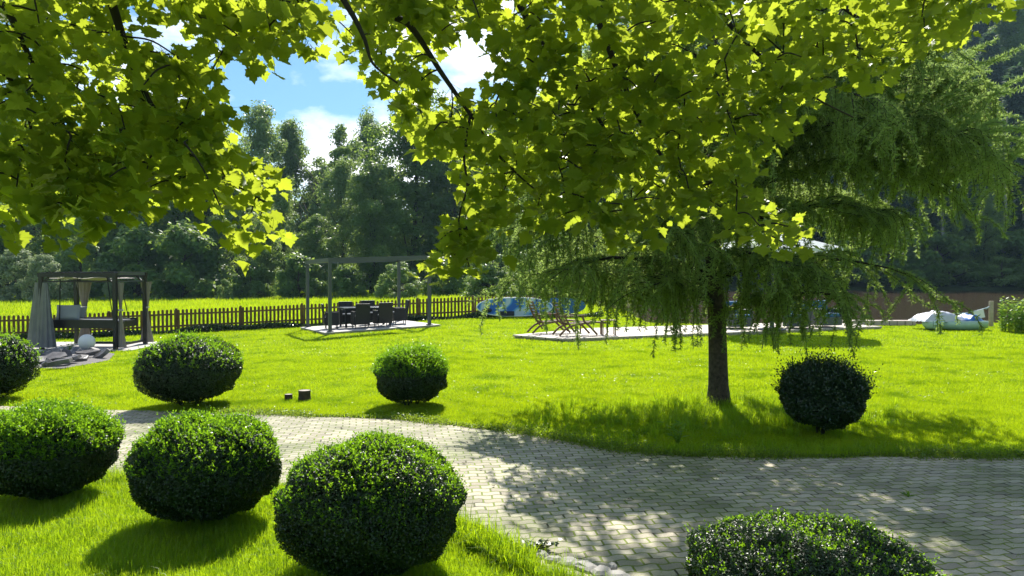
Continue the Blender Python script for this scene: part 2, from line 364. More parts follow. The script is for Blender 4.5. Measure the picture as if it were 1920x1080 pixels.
far_i = ((cyy > 90+.0*cxx)).astype(np.int32); far_i |= (pond_mask(cxx, cyy) > .4).astype(np.int32)
ground.data.polygons.foreach_set('material_index', far_i)
# pond water
wx = np.linspace(2, 140, 60); wy = np.linspace(28, 100, 50); WX, WY = np.meshgrid(wx, wy)
water = fast('pond_water', np.stack([WX.ravel(), WY.ravel(), np.full(WX.size, -.42)], 1), grid_faces(60, 50), M['water'], smooth=True); tag(water, kind='structure')

# paved path
up_px = [(-700, 745), (-300, 752), (0, 762), (200, 770), (480, 777), (700, 785), (860, 798), (1000, 818), (1150, 843), (1300, 856), (1500, 857), (1750, 857), (2000, 858), (2300, 862)]
lo_px = [(-700, 835), (-300, 850), (0, 872), (200, 896), (400, 906), (540, 915), (700, 940), (880, 1008), (960, 1046), (1060, 1082), (1150, 1110), (1400, 1185), (1800, 1300), (2400, 1500)]
UP = [on_ground(*p) for p in up_px]; LO = [on_ground(*p) for p in lo_px]
UPc = curve(UP, 8); LOc = curve(LO, 8)
def jit(P, a, s):
    return [Vector((p.x, p.y+a*(math.sin(p.x*3.1+s)+math.sin(p.x*7.7+s*2)*.5), 0)) for p in P]
UPc = jit(UPc, .035, 1); LOc = jit(LOc, .03, 4)
from bisect import bisect
def interp_edge(E):
    ex = np.array([p.x for p in E]); ey = np.array([p.y for p in E]); o = np.argsort(ex); return ex[o], ey[o]
ux, uy = interp_edge(UPc); lx, ly = interp_edge(LOc)
pxs = np.arange(-12, 14, .2); vs_ = []
K = 26
yu = np.interp(pxs, ux, uy); yl = np.minimum(np.interp(pxs, lx, ly), yu-.5)
for k in range(K+1):
    yy = yl+(yu-yl)*k/K; vs_.append(np.stack([pxs, yy, gz(pxs, yy)+.014], 1))
V = np.concatenate(vs_)
path = fast('paved_path', V, grid_faces(len(pxs), K+1), M['pavers'], smooth=True); tag(path, kind='structure')
def in_path(x, y, m=0):
    u = np.interp(x, ux, uy); l_ = np.minimum(np.interp(x, lx, ly), u-.5)
    return (y < u-m) & (y > l_+m)

# ------------------------------------------------------------------ leaf cloud makers
def norm(a): return a/np.maximum(np.linalg.norm(a, axis=1, keepdims=True), 1e-9)
def leaf_quads(P, N, T, Ln, W, fold=.15):
    """diamond-ish leaf quads at P, normal N, tip direction T"""
    T = norm(T-N*(T*N).sum(1, keepdims=True)); S = np.cross(N, T)
    Ln = np.broadcast_to(np.asarray(Ln), (len(P),))[:, None]; W = np.broadcast_to(np.asarray(W), (len(P),))[:, None]
    a = P; b_ = P+T*Ln*.45+S*W*.5+N*W*fold; c = P+T*Ln; d = P+T*Ln*.45-S*W*.5+N*W*fold
    V = np.stack([a, b_, c, d], 1).reshape(-1, 3); Fc = np.arange(len(P)*4).reshape(-1, 4)
    return V, Fc
def blades(x, y, z, h, w, lean=.35, segs=1, seed=1):
    r = np.random.default_rng(seed); n_ = len(x); an = r.uniform(0, 2*np.pi, n_); la = r.uniform(0, 2*np.pi, n_); lm = np.abs(r.normal(0, lean, n_))
    dx, dy = np.cos(an)*w/2, np.sin(an)*w/2
    tx, ty = np.cos(la)*lm*h, np.sin(la)*lm*h
    B1 = np.stack([x-dx, y-dy, z], 1); B2 = np.stack([x+dx, y+dy, z], 1)
    if segs == 1:
        T = np.stack([x+tx, y+ty, z+h*np.sqrt(np.maximum(.1, 1-lm**2*.6))], 1)
        return np.stack([B1, B2, T], 1).reshape(-1, 3), np.arange(n_*3).reshape(-1, 3)
    M1 = np.stack([x-dx*.75+tx*.3, y-dy*.75+ty*.3, z+h*.6], 1); M2 = np.stack([x+dx*.75+tx*.3, y+dy*.75+ty*.3, z+h*.6], 1)
    T = np.stack([x+tx, y+ty, z+h*(1-.35*np.minimum(lm, 1.5))], 1)
    V = np.stack([B1, B2, M1, M2, T], 1).reshape(-1, 3); b0 = np.arange(n_)*5
    Fc = np.concatenate([np.stack([b0, b0+1, b0+3], 1), np.stack([b0, b0+3, b0+2], 1), np.stack([b0+2, b0+3, b0+4], 1)])
    return V, Fc

# obstacles where no grass grows (filled below)
solid_polys = []
def inside(poly, x, y):
    r_ = np.zeros(len(x), bool); n_ = len(poly); j = n_-1
    for i in range(n_):
        xi, yi = poly[i][0], poly[i][1]; xj, yj = poly[j][0], poly[j][1]
        if yi != yj:
            c = ((yi > y) != (yj > y)) & (x < (xj-xi)*(y-yi)/(yj-yi)+xi); r_ ^= c
        j = i
    return r_

# ------------------------------------------------------------------ picket fence
def build_fence():
    root = empty('picket_fence', (0, 0, 0)); tag(root, 'long low brown wooden picket fence between the lawn and the meadow', 'fence')
    pts = [(-27, 26.2), (-19.0, 28.7), (-13.8, 30.3), (-8.8, 32.0), (-4.9, 33.0), (-1.4, 33.7), (2.6, 34.3)]
    P = curve([(a, b_, 0) for a, b_ in pts], 30)
    cum = [0]
    for i in range(1, len(P)): cum.append(cum[-1]+(P[i]-P[i-1]).length)
    tot = cum[-1]
    def pos(s):
        i = min(max(bisect(cum, s)-1, 0), len(P)-2); t = (s-cum[i])/(cum[i+1]-cum[i]); p = P[i].lerp(P[i+1], t); d = (P[i+1]-P[i]).normalized()
        return p, d
    bay = 2.4; s = 0
    while s < tot-.05:
        p, d = pos(s); z = g(p.x, p.y); post = MB(); nrm = Vector((-d.y, d.x, 0))
        q = p+nrm*.05
        post.box((q.x, q.y, z+.47), (.09, .09, 1.0), math.atan2(d.y, d.x)); post.build('post', M['fence'], root)
        e = min(s+bay, tot)
        pa, _ = pos(s); pb, _ = pos(e); rail = MB()
        for hz in (.28, .74):
            rail.beam((pa.x, pa.y, g(pa.x, pa.y)+hz), (pb.x, pb.y, g(pb.x, pb.y)+hz), .035, .07)
        rail.build('rail', M['fence'], root)
        pk = MB(); q = s+.09
        while q < e:
            p, d = pos(q); z = g(p.x, p.y); f = Vector((d.y, -d.x, 0))*.03; a = math.atan2(d.y, d.x); w = .088
            h = .93+random.uniform(-.012, .012); tl = random.uniform(-.012, .012)
            prof = [(-w/2, .06), (w/2, .06), (w/2, h-.04), (w*.34, h-.012), (0, h), (-w*.34, h-.012), (-w/2, h-.04)]
            dv = Vector((math.cos(a), math.sin(a), 0))
            base = Vector((p.x, p.y, z))+f
            A = [base+dv*(u+tl*(v_-.4))+Vector((0, 0, v_)) for u, v_ in prof]; B = [k-f*.7 for k in A]; m_ = len(A)
            pk.add(A+B, [tuple(range(m_)), tuple(reversed(range(m_, 2*m_)))]+[(i, m_+i, m_+(i+1) % m_, (i+1) % m_) for i in range(m_)])
            q += .152
        pk.build('picket_panel', M['fence'], root)
        s = e
build_fence()

# ------------------------------------------------------------------ dining pergola on deck
def build_pergola():
    FL = Vector((-6.42, 27.25, 0)); fx = Vector((3.33, 1.75, 0)).normalized(); fy = Vector((-fx.y, fx.x, 0)); W, D, H = 3.75, 3.4, 2.46
    ang = math.atan2(fx.y, fx.x)
    zt = lambda p: g(-6, 27)+.07+.036*(p[0]+6.42)
    loc = lambda u, v, z=0: FL+fx*u+fy*v+Vector((0, 0, zt(FL+fx*u+fy*v)+z))
    # deck
    poly = [loc(-.25, -.25), loc(W+.35, -.25), loc(W+.35, D+.2), loc(-.25, D+.2)]
    d = empty('dining_deck', (0, 0, 0)); tag(d, 'pale slab terrace platform under the anthracite dining pergola', 'terrace')
    MB().prism(poly, lambda p: zt(p)-.03, lambda p: zt(p)).build('floor', M['slab'], d)
    inn = [loc(-.22, -.22), loc(W+.32, -.22), loc(W+.32, D+.17), loc(-.22, D+.17)]
    MB().prism(inn, lambda p: g(p[0], p[1])-.1, lambda p: zt(p)-.031).build('base', M['pole_post'], d)
    solid_polys.append(poly)
    root = empty('dining_pergola', loc(W/2, D/2)); tag(root, 'anthracite metal frame pergola standing over the black dining set', 'pergola')
    inv = root.location
    def rel(v): return v-inv
    for u, v in ((0, 0), (W, 0), (0, D), (W, D)):
        m_ = MB(); a = rel(loc(u, v, 0)); m_.box(a+Vector((0, 0, H/2)), (.11, .11, H), ang); m_.build('post', M['anthracite'], root)
        MB().box(a+Vector((0, 0, .015)), (.2, .2, .03), ang).build('foot_plate', M['anthracite'], root)
    hb = .15
    top = H+hb/2
    zc = loc(W/2, D/2).z
    def lvl(u, v): return rel(loc(u, v, top))
    for a, b_ in (((-.06, 0), (W+.06, 0)), ((-.06, D), (W+.06, D))):
        MB().beam(lvl(*a), lvl(*b_), .11, hb).build('beam', M['anthracite'], root)
    for u in (0, W): MB().beam(lvl(u, .057), lvl(u, D-.057), .105, hb-.006).build('beam', M['anthracite'], root)
    roof = MB(); roof.beam(rel(loc(.06, .42, top+.0)), rel(loc(W*.82, .42, top+.0)), .66, .05); roof.beam(rel(loc(.06, .16, top-.03)), rel(loc(W*.82, .16, top-.03)), .16, .08)
    roof.build('folded_awning', M['curtain'], root)
    MB().tube([rel(loc(.32, .1, H-.02)), rel(loc(.32, .1, H-.22))], .012, 6).build('pull_handle', M['white'], root)
    # table
    tl = loc(1.75, 1.55); t = empty('dining_table', tl, ang); tag(t, 'rectangular dining table with a bright reflecting top, ringed by black chairs', 'table')
    MB().box((0, 0, .735), (1.9, .95, .03)).build('table_top', M['table'], t, .005)
    MB().box((0, 0, .69), (1.8, .85, .05)).build('apron', M['rattan'], t)
    for u in (-.85, .85):
        for v in (-.38, .38): MB().box((u, v, .333), (.07, .07, .665)).build('leg', M['rattan'], t)
    # rattan arm chair
    def chair():
        c = empty('rattan_chair')
        MB().box((0, 0, .30), (.54, .52, .28)).build('seat', M['rattan'], c, .015)
        bk = MB(); 
        A = [(-.27, -.20), (.27, -.20), (.27, -.26), (-.27, -.26)]
        bk.add([(a, b_-(0 if z < .5 else .10), z) for z in (.16, .93) for a, b_ in A], [(3, 2, 1, 0), (4, 5, 6, 7), (0, 1, 5, 4), (1, 2, 6, 5), (2, 3, 7, 6), (3, 0, 4, 7)])
        bk.build('backrest', M['rattan'], c, .012)
        for s in (-1, 1):
            a = MB(); a.box((s*.285, .02, .62), (.05, .5, .035)); a.box((s*.285, .02, .37), (.03, .46, .46)); a.build('armrest', M['rattan'], c, .006)
            for v in (-.2, .2): MB().tube([(s*.24, v, 0), (s*.24, v, .17)], .016, 6).build('leg', M['chair_leg'], c)
        MB().box((0, .02, .46), (.46, .46, .045)).build('cushion', M['pillow'], c, .01)
        return c
    proto = chair(); first = True
    spots = [(-.42, -.78, 0, 'black rattan chair on the lawn side of the table, left one of two'),
             (.42, -.82, R(4), 'black rattan chair on the lawn side of the table, right one of two'),
             (-.45, .82, R(180), 'black rattan chair on the fence side of the table, left one'),
             (.45, .84, R(176), 'black rattan chair on the fence side of the table, right one'),
             (-1.32, -.05, R(-100), 'black rattan chair at the left head of the dining table, seen from the side'),
             (1.42, .15, R(80), 'black rattan chair at the right head of the dining table with its cushion showing')]
    for u, v, a, lab in spots:
        c = proto if first else copy_tree(proto); first = False
        ca, sa = math.cos(ang), math.sin(ang)
        c.location = (tl.x+u*ca-v*sa, tl.y+u*sa+v*ca, tl.z+.036*u*.85); c.rotation_euler = (0, 0, ang+a); tag(c, lab, 'chair', 'black rattan chairs around the dining table')
build_pergola()

# ------------------------------------------------------------------ swing bed
def build_swing():
    o = Vector((-12.2, 23.75, 0)); z0 = g(-13.2, 24.6)+.06
    W, D, H = 2.35, 1.85, 2.36
    fx = Vector((-.9985, .055, 0)); fy = Vector((.02, 1, 0)).normalized()
    ang = math.atan2(-fx.y, -fx.x)
    root = empty('swing_bed', o+Vector((0, 0, z0))); tag(root, 'dark framed garden swing bed with tied grey curtains beside the slate heap', 'swing bed')
    loc = lambda u, v, z: fx*u+fy*v+Vector((0, 0, z))
    for u, v in ((0, 0), (W, 0), (0, D), (W, D)):
        MB().box(loc(u, v, H/2), (.11, .11, H), ang).build('post', M['dark_frame'], root)
    def bm_(a, b_, w=.1, h=.13): MB().beam(a, b_, w, h).build('beam', M['dark_frame'], root)
    bm_(loc(-.08, 0, H-.06), loc(W+.08, 0, H-.06), .113); bm_(loc(-.08, D, H-.06), loc(W+.08, D, H-.06), .113)
    for u in (0, W): MB().beam(loc(u, .06, H-.03), loc(u, D-.06, H-.03), .09, .1).build('beam', M['anthracite'], root); MB().beam(loc(u, .06, H-.27), loc(u, D-.06, H-.27), .04, .04).build('curtain_rail', M['anthracite'], root)
    for v in (0, D): MB().beam(loc(.06, v, H-.27), loc(W-.06, v, H-.27), .035, .035).build('curtain_rail', M['dark_frame'], root)
    for u, s in ((0, 1), (W, -1)):
        for v in (0, D): MB().beam(loc(u+s*.05, v, H-.32), loc(u+s*.28, v, H-.1), .05, .05).build('corner_brace', M['dark_frame'], root)
    for k in range(11):   # light slats of the top
        u = .15+k*.2; MB().beam(loc(u, .0, H+.018), loc(u, D, H+.018), .07, .025).build('roof_slat', M['dark_frame'], root)
    # sagging cloth roof
    n1, n2 = 14, 8; vs = []
    for j in range(n2+1):
        for i in range(n1+1):
            a, b_ = i/n1, j/n2; vs.append(loc(.1+a*(W-.2), .1+b_*(D-.2), H-.16-.07*math.sin(math.pi*a)*math.sin(math.pi*b_)-.02*math.cos(a*14)))
    fast('canopy_cloth', np.array([tuple(v) for v in vs]), grid_faces(n1+1, n2+1), M['canopy'], root, True)
    # curtains
    def curtain(u, v, mat, w0, w1, tie, w2, seed):
        rr = random.Random(seed); nz_, na = 26, 40; vs = []
        for i in range(nz_+1):
            t = i/nz_; z = H-.3-(H-.36)*t
            if tie: 
                k = abs(t-.5)/.5; wr = (w0 if t < .5 else w2)*(.28+.72*k**1.3)*1.0
            else: wr = w0+(w1-w0)*t
            for j in range(na):
                an = 2*math.pi*j/na; f = 1+.22*math.sin(an*9+seed+t*1.5)
                vs.append(loc(u, v, z)+Vector((math.cos(an)*wr*f, math.sin(an)*wr*.45*f, 0)))
        fs = [(i*na+j, i*na+(j+1) % na, (i+1)*na+(j+1) % na, (i+1)*na+j) for i in range(nz_) for j in range(na)]
        m_ = MB(); m_.add(vs, fs, True); c = m_.build('curtain', mat, root)
        if tie: MB().lathe(loc(u, v, H/2+.03), [(.075, -.03), (.085, 0), (.075, .03)], 14).build('tie_band', M['canopy'], c)
    curtain(W+.05, .02, M['curtain'], .13, .36, False, 0, 1); curtain(W-.16, -.05, M['curtain'], .07, .27, False, 0, 5)
    curtain(W-.3, D-.03, M['curtain_b'], .22, .2, True, .2, 2); curtain(-.12, .1, M['curtain_b'], .1, .14, True, .15, 3); curtain(-.03, D+.04, M['curtain_b'], .16, .2, True, .2, 4)
    # bed
    bz = .78
    MB().box(loc(W/2+.05, D/2, bz), (1.95, .95, .16), ang).build('bed_mattress', M['mattress'], root, .03)
    for v in (.32, D-.32):
        MB().beam(loc(.12, v, bz-.02), loc(W-.1, v, bz-.02), .06, .26).build('bed_side_rail', M['dark_frame'], root)
    for u in (.14, W-.14): MB().beam(loc(u, .36, bz-.05), loc(u, D-.36, bz-.05), .05, .2).build('bed_end_rail', M['dark_frame'], root)
    for u, v in ((.25, .36), (W-.35, .36), (.35, D-.36), (W-.35, D-.36)):
        MB().tube([loc(u, v, bz), loc(u+(.25 if u < 1 else .02), v+(.1 if v < 1 else -.1), H-.15)], .014, 6).build('rope', M['rope'], root)
    MB().beam(loc(.05, D*.5, .12), loc(W*.5, D*.5, .12), .12, .07).build('ground_rail', M['dark_frame'], root)
    MB().beam(loc(.0, .05, .12), loc(0, D-.05, .12), .06, .07).build('ground_rail', M['dark_frame'], root)
    def pillow(name, c, sz, rx, rz, lab):
        vs = []; n_ = 12
        for i in range(n_+1):
            for j in range(n_+1):
                a, b_ = i/n_*2-1, j/n_*2-1; 
                e = (1-abs(a)**4)*(1-abs(b_)**4); 
                vs.append((a*sz[0]/2*(1-.06*(1-abs(b_)**2)), b_*sz[1]/2*(1-.06*(1-abs(a)**2)), sz[2]/2*e**.5))
        vs += [(x, y, -z) for x, y, z in vs]; m1 = (n_+1)**2; gf = grid_faces(n_+1, n_+1)
        p = fast(name, np.array(vs), np.concatenate([gf, gf[:, ::-1]+m1]), M['pillow'], None, True)
        p.location = c; p.rotation_euler = (rx, 0, rz); tag(p, lab, 'pillow', 'grey pillows on the swing bed')
    b0 = o+Vector((0, 0, z0))
    pillow('pillow', b0+loc(W-.52, .55, bz+.33), (.72, .5, .2), R(74), ang+R(12), 'large pale grey pillow leaning at the front left of the swing bed')
    pillow('pillow', b0+loc(W-.45, 1.1, bz+.3), (.7, .42, .18), R(70), ang-R(8), 'grey pillow behind the larger one on the swing bed')
    # paving
    pv = [(-16.0, 23.9), (-15.2, 23.35), (-11.3, 23.45), (-10.75, 24.6), (-11.0, 26.3), (-15.6, 26.3)]
    s = MB().prism(pv, lambda p: g(p[0], p[1])-.1, lambda p: z0+.0).build('paving_slab', M['slab']); tag(s, 'pale paved slab under the curtained swing bed', 'paving'); solid_polys.append([(p[0], p[1]) for p in pv])
    # white ball lamp on a short stake in front
    bl = on_ground(163, 662); R_ = .235
    b_ = empty('ball_lamp', (bl.x, bl.y, bl.z)); tag(b_, 'round white ball lamp in front of the swing bed by the slates', 'garden lamp')
    MB().lathe((0, 0, .33), [(R_*math.sin(math.pi*i/16)+.0001, -R_*math.cos(math.pi*i/16)) for i in range(17)], 32).build('globe', M['ball'], b_)
    MB().lathe((0, 0, 0), [(.001, -.05), (.09, -.05), (.05, .035), (.04, .12)], 16).build('base_ring', M['dark_frame'], b_)
build_swing()

# slate rock heap : each slab a thing
def build_slates():
    bed = [on_ground(*p) for p in ((10, 668), (60, 655), (150, 652), (215, 664), (205, 676), (120, 692), (40, 690))]
    solid_polys.append([(p.x, p.y) for p in bed])
    gb = MB(); c = sum(bed, Vector())/len(bed); n_ = len(bed)
    gb.add([(p.x, p.y, g(p.x, p.y)+.012) for p in bed]+[(c.x, c.y, g(c.x, c.y)+.05)], [(i, (i+1) % n_, n_) for i in range(n_)])
    tag(gb.build('gravel_bed', M['gravel']), kind='structure')
    rr = random.Random(3)
    spots = [(70, 684), (88, 688), (104, 681), (120, 686), (137, 682), (152, 678), (98, 674), (126, 672), (143, 669), (165, 672), (178, 667), (60, 676), (110, 692), (84, 679), (190, 672), (75, 668)]
    wh = ['flat at the left edge', 'low at the lower left', 'tilted near the middle', 'steep at the middle', 'long and pale right of the middle', 'leaning below the ball lamp', 'half buried behind the others', 'flat at the back', 'thin under the lamp', 'small right of the lamp', 'dark at the right end', 'broken at the left', 'lowest near the grass', 'short and dark left', 'last on the right', 'flat nearest the curtain']
    for (px, py), w_ in zip(spots, wh):
        p = on_ground(px, py); k = 7; A = []
        a0 = rr.uniform(0, 6); L1, L2 = rr.uniform(.17, .36), rr.uniform(.12, .22)
        for i in range(k):
            an = 2*math.pi*i/k+rr.uniform(-.3, .3); q = rr.uniform(.75, 1.1); A.append((math.cos(an)*L1*q, math.sin(an)*L2*q))
        t = rr.uniform(.05, .13); m_ = MB()
        m_.add([(x, y, -t/2) for x, y in A]+[(x*.93+rr.uniform(-.01, .01), y*.93, t/2+rr.uniform(-.01, .015)) for x, y in A], [tuple(reversed(range(k))), tuple(range(k, 2*k))]+[(i, (i+1) % k, k+(i+1) % k, k+i) for i in range(k)])
        s = m_.build('slate_rock', M['slate']); s.location = (p.x, p.y, p.z+.09+rr.uniform(0, .08)); s.rotation_euler = (rr.uniform(-.1, .9), rr.uniform(-.6, .6), rr.uniform(-1.2, 1.2))
        tag(s, 'grey slate rock by the swing bed, '+w_, 'rock', 'slate rocks heaped in front of the swing bed')
build_slates()

# ------------------------------------------------------------------ paddle board leaning on the fence
def build_board():
    c = Vector((.12, 33.25, .05)); n_ = 40; Ln, Wd, T = 3.35, .84, .13
    root = empty('paddle_board', c, R(6)); tag(root, 'blue and white paddle board standing on its side against the fence', 'paddle board')
    def outline(k):
        return [((-.5+i/n_)*Ln, (Wd/2)*k*max(0, (1-abs(2*i/n_-1)**2.6))**.55) for i in range(n_+1)]
    up_ = outline(1); pts = up_+[(x, -z) for x, z in reversed(up_[1:-1])]
    def slab(k, t0, t1):
        P = [(x*(1-(1-k)*.25), z*k) for x, z in pts]; q = len(P); m_ = MB()
        m_.add([(x, t0, z) for x, z in P]+[(x, t1, z) for x, z in P], [tuple(range(q)), tuple(reversed(range(q, 2*q)))]+[(i, q+i, q+(i+1) % q, (i+1) % q) for i in range(q)]); return m_
    tilt = empty('x') if False else None
    a = slab(1, -T/2, T/2).build('rim', M['sup_rim'], root, .02); a.location = (0, 0, .43); a.rotation_euler = (R(-10), 0, 0)
    d = slab(.88, -T/2-.006, -T/2+.01).build('deck_print', M['board'], root); d.location = (0, 0, .43); d.rotation_euler = (R(-10), 0, 0)
    pad = MB(); pad.lathe((0, 0, 0), [(.001, 0), (.16, 0), (.16, .012), (.001, .012)], 18)
    p = pad.build('dark_pad', M['mattress'], root); p.location = (-1.2, -.12, .30); p.rotation_euler = (R(80), 0, 0); p.scale = (1.3, .6, 1)
    p = MB().box((0, 0, 0), (.62, .02, .2)).build('foot_pad', M['mattress'], root, .008); p.location = (-.35, -.14, .16); p.rotation_euler = (R(-10), 0, 0)
    q = slab(.9, -.05, .05).build('paddle_board', M['blue'], None); q.location = (2.1, 33.85, .50); q.rotation_euler = (R(-6), 0, R(4)); q.scale = (.7, 1, .95)
    tag(q, 'second blue board half hidden behind the first and the larch', 'paddle board')
build_board()

# ------------------------------------------------------------------ sun deck, loungers, parasol
def build_sundeck():
    poly = [Vector(p) for p in ((0.02, 23.55, 0), (1.5, 22.25, 0), (13.0, 27.1, 0), (12.4, 28.5, 0), (10.8, 29.2, 0), (2.6, 26.3, 0))]
    d = empty('sun_deck', (0, 0, 0)); tag(d, 'long pale timber sun deck behind the larch carrying the loungers', 'deck'); zt = .10
    MB().prism(poly, .055, zt).build('deck_boards', M['deck'], d); c = sum(poly, Vector())/len(poly)
    MB().prism([c+(p-c)*.992 for p in poly], -.15, .054).build('fascia', M['pole_post'], d); solid_polys.append([(p.x, p.y) for p in poly])
    b_ = MB().box((0, 0, .09), (3.9, .5, .17)).build('plank_walkway', M['deck2'], None, .01); b_.location = (13.0, 28.9, .02); b_.rotation_euler = (0, 0, R(-3)); tag(b_, 'straight timber walkway edge running from the deck to the pedal boat', 'walkway')
    def lounger():
        c = empty('deck_chair')
        for s in (-.27, .27):
            m_ = MB(); P = curve([(s, -.62, .03), (s, -.35, .26), (s, .05, .36), (s, .55, .40)], 6)
            for a, b_ in zip(P[:-1], P[1:]): m_.beam(a, b_, .035, .055, (0, 0, 1))
            m_.build('seat_rail', M['teak'], c)
            m_ = MB(); P = curve([(s*.9, -.12, .12), (s*.9, -.42, .55), (s*.9, -.62, 1.02)], 6)
            for a, b_ in zip(P[:-1], P[1:]): m_.beam(a, b_, .035, .05)
            m_.build('back_stile', M['teak'], c)
            m_ = MB(); P = curve([(s, .62, .03), (s, .35, .3), (s, .2, .42), (s, .12, .62)], 5)
            for a, b_ in zip(P[:-1], P[1:]): m_.beam(a, b_, .035, .055)
            m_.build('front_leg', M['teak'], c)
            MB().beam((s*1.13, -.42, .60), (s*1.13, .2, .63), .06, .025).build('armrest', M['teak'], c)
            MB().beam((s*.8, .5, .41), (s*.8, 1.05, .36), .03, .045).build('footrest_rail', M['teak'], c); MB().beam((s*.8, .98, .35), (s*.8, .98, 0), .03, .04).build('footrest_leg', M['teak'], c)
        sl_ = MB(); 
        for k in range(9): sl_.box((0, -.28+k*.095, .365+.005*k), (.54, .06, .016))
        for k in range(6): sl_.box((0, .58+k*.085, .42-.009*k), (.46, .055, .016))
        sl_.build('seat_slats', M['teak'], c); bs = MB()
        for k in range(7):
            t = k/6; q = .48*t+.5; y_ = -.30-.30*t; z_ = .38+.6*t; bs.box((0, y_, z_), (.48, .02, .055))
        bs.build('back_slats', M['teak'], c)
        return c
    proto = lounger()
    for i, (x, y, a, lab) in enumerate(((1.15, 24.2, R(-74), 'weathered teak deck chair at the left end of the sun deck, backrest to the left'), (1.9, 23.35, R(-70), 'weathered teak deck chair nearer the deck edge, half hidden by larch strands'))):
        c = proto if i == 0 else copy_tree(proto); c.location = (x, y, zt); c.rotation_euler = (0, 0, a); tag(c, lab, 'deck chair', 'teak deck chairs on the sun deck')
    t = empty('side_table', (2.95, 23.6, zt)); tag(t, 'small slatted teak side table beside the deck chairs', 'table'); s = MB()
    for k in range(6): s.box((-.2+k*.08, 0, .45), (.065, .46, .02))
    s.build('table_top', M['teak'], t)
    for u in (-.19, .19):
        for v in (-.19, .19): MB().beam((u, v, 0), (u, v, .44), .035, .035).build('leg', M['teak'], t)
    # parasol
    px, py = 8.55, 25.4
    p = empty('parasol', (px, py, zt)); tag(p, 'large pale parasol open over the sun deck behind the larch', 'parasol')
    MB().tube([(0, 0, 0), (0, 0, 3.28)], .04, 12).build('pole', M['anthracite'], p); MB().lathe((0, 0, 0), [(.001, .0), (.45, .0), (.45, .05), (.08, .09), (.06, .3)], 20).build('base', M['anthracite'], p)
    vs = [(0, 0, 3.3)]; n_ = 32; rings = 6
    for r_ in range(1, rings+1):
        for j in range(n_):
            an = 2*math.pi*j/n_; ed = 1-.06*abs(math.sin(an*4)); q = 2.3*r_/rings*ed; vs.append((math.cos(an)*q, math.sin(an)*q, 3.3-.62*(r_/rings)**.9-.05*abs(math.sin(an*4))*(r_/rings)))
    for j in range(n_): v = vs[1+(rings-1)*n_+j]; vs.append((v[0], v[1], v[2]-.1))
    m_ = MB(); m_.add(vs, [(0, 1+j, 1+(j+1) % n_) for j in range(n_)]+[(1+r_*n_+j, 1+(r_+1)*n_+j, 1+(r_+1)*n_+(j+1) % n_, 1+r_*n_+(j+1) % n_) for r_ in range(rings) for j in range(n_)]); m_.build('canopy', M['parasol'], p)
    for j in range(8):
        an = 2*math.pi*j/8; MB().tube([(math.cos(an)*.05, math.sin(an)*.05, 3.22), (math.cos(an)*2.2, math.sin(an)*2.2, 2.64)], .01, 5).build('rib', M['anthracite'], p)
    # blue cushioned garden chairs below the parasol
    def sofa():
        c = empty('lounge_seat'); MB().box((0, 0, .22), (.8, .78, .3)).build('frame', M['anthracite'], c, .02); MB().box((0, .03, .42), (.66, .66, .13)).build('cushion', M['blue'], c, .04)
        k = MB().box((0, -.3, .68), (.66, .16, .46)).build('back_cushion', M['blue'], c, .05); 
        for s in (-.38, .38): MB().box((s, 0, .5), (.07, .78, .28)).build('armrest', M['anthracite'], c, .01)
        return c
    pr = sofa()
    for i, (x, y, a, lab) in enumerate(((9.7, 26.3, R(150), 'blue cushioned lounge seat under the right side of the parasol'), (10.9, 26.9, R(200), 'blue cushioned lounge seat farther right, beside the white post'), (7.6, 26.2, R(200), 'blue cushioned lounge seat left of the parasol pole'))):
        c = pr if i == 0 else copy_tree(pr); c.location = (x, y, zt); c.rotation_euler = (0, 0, a); tag(c, lab, 'lounge seat', 'blue lounge seats on the sun deck')
    w = MB().tube([(0, 0, 0), (0, 0, .34)], .04, 10).build('marker_post', M['white']); w.location = (12.35, 28.2, zt); tag(w, 'short white post at the end of the sun deck', 'post')
build_sundeck()

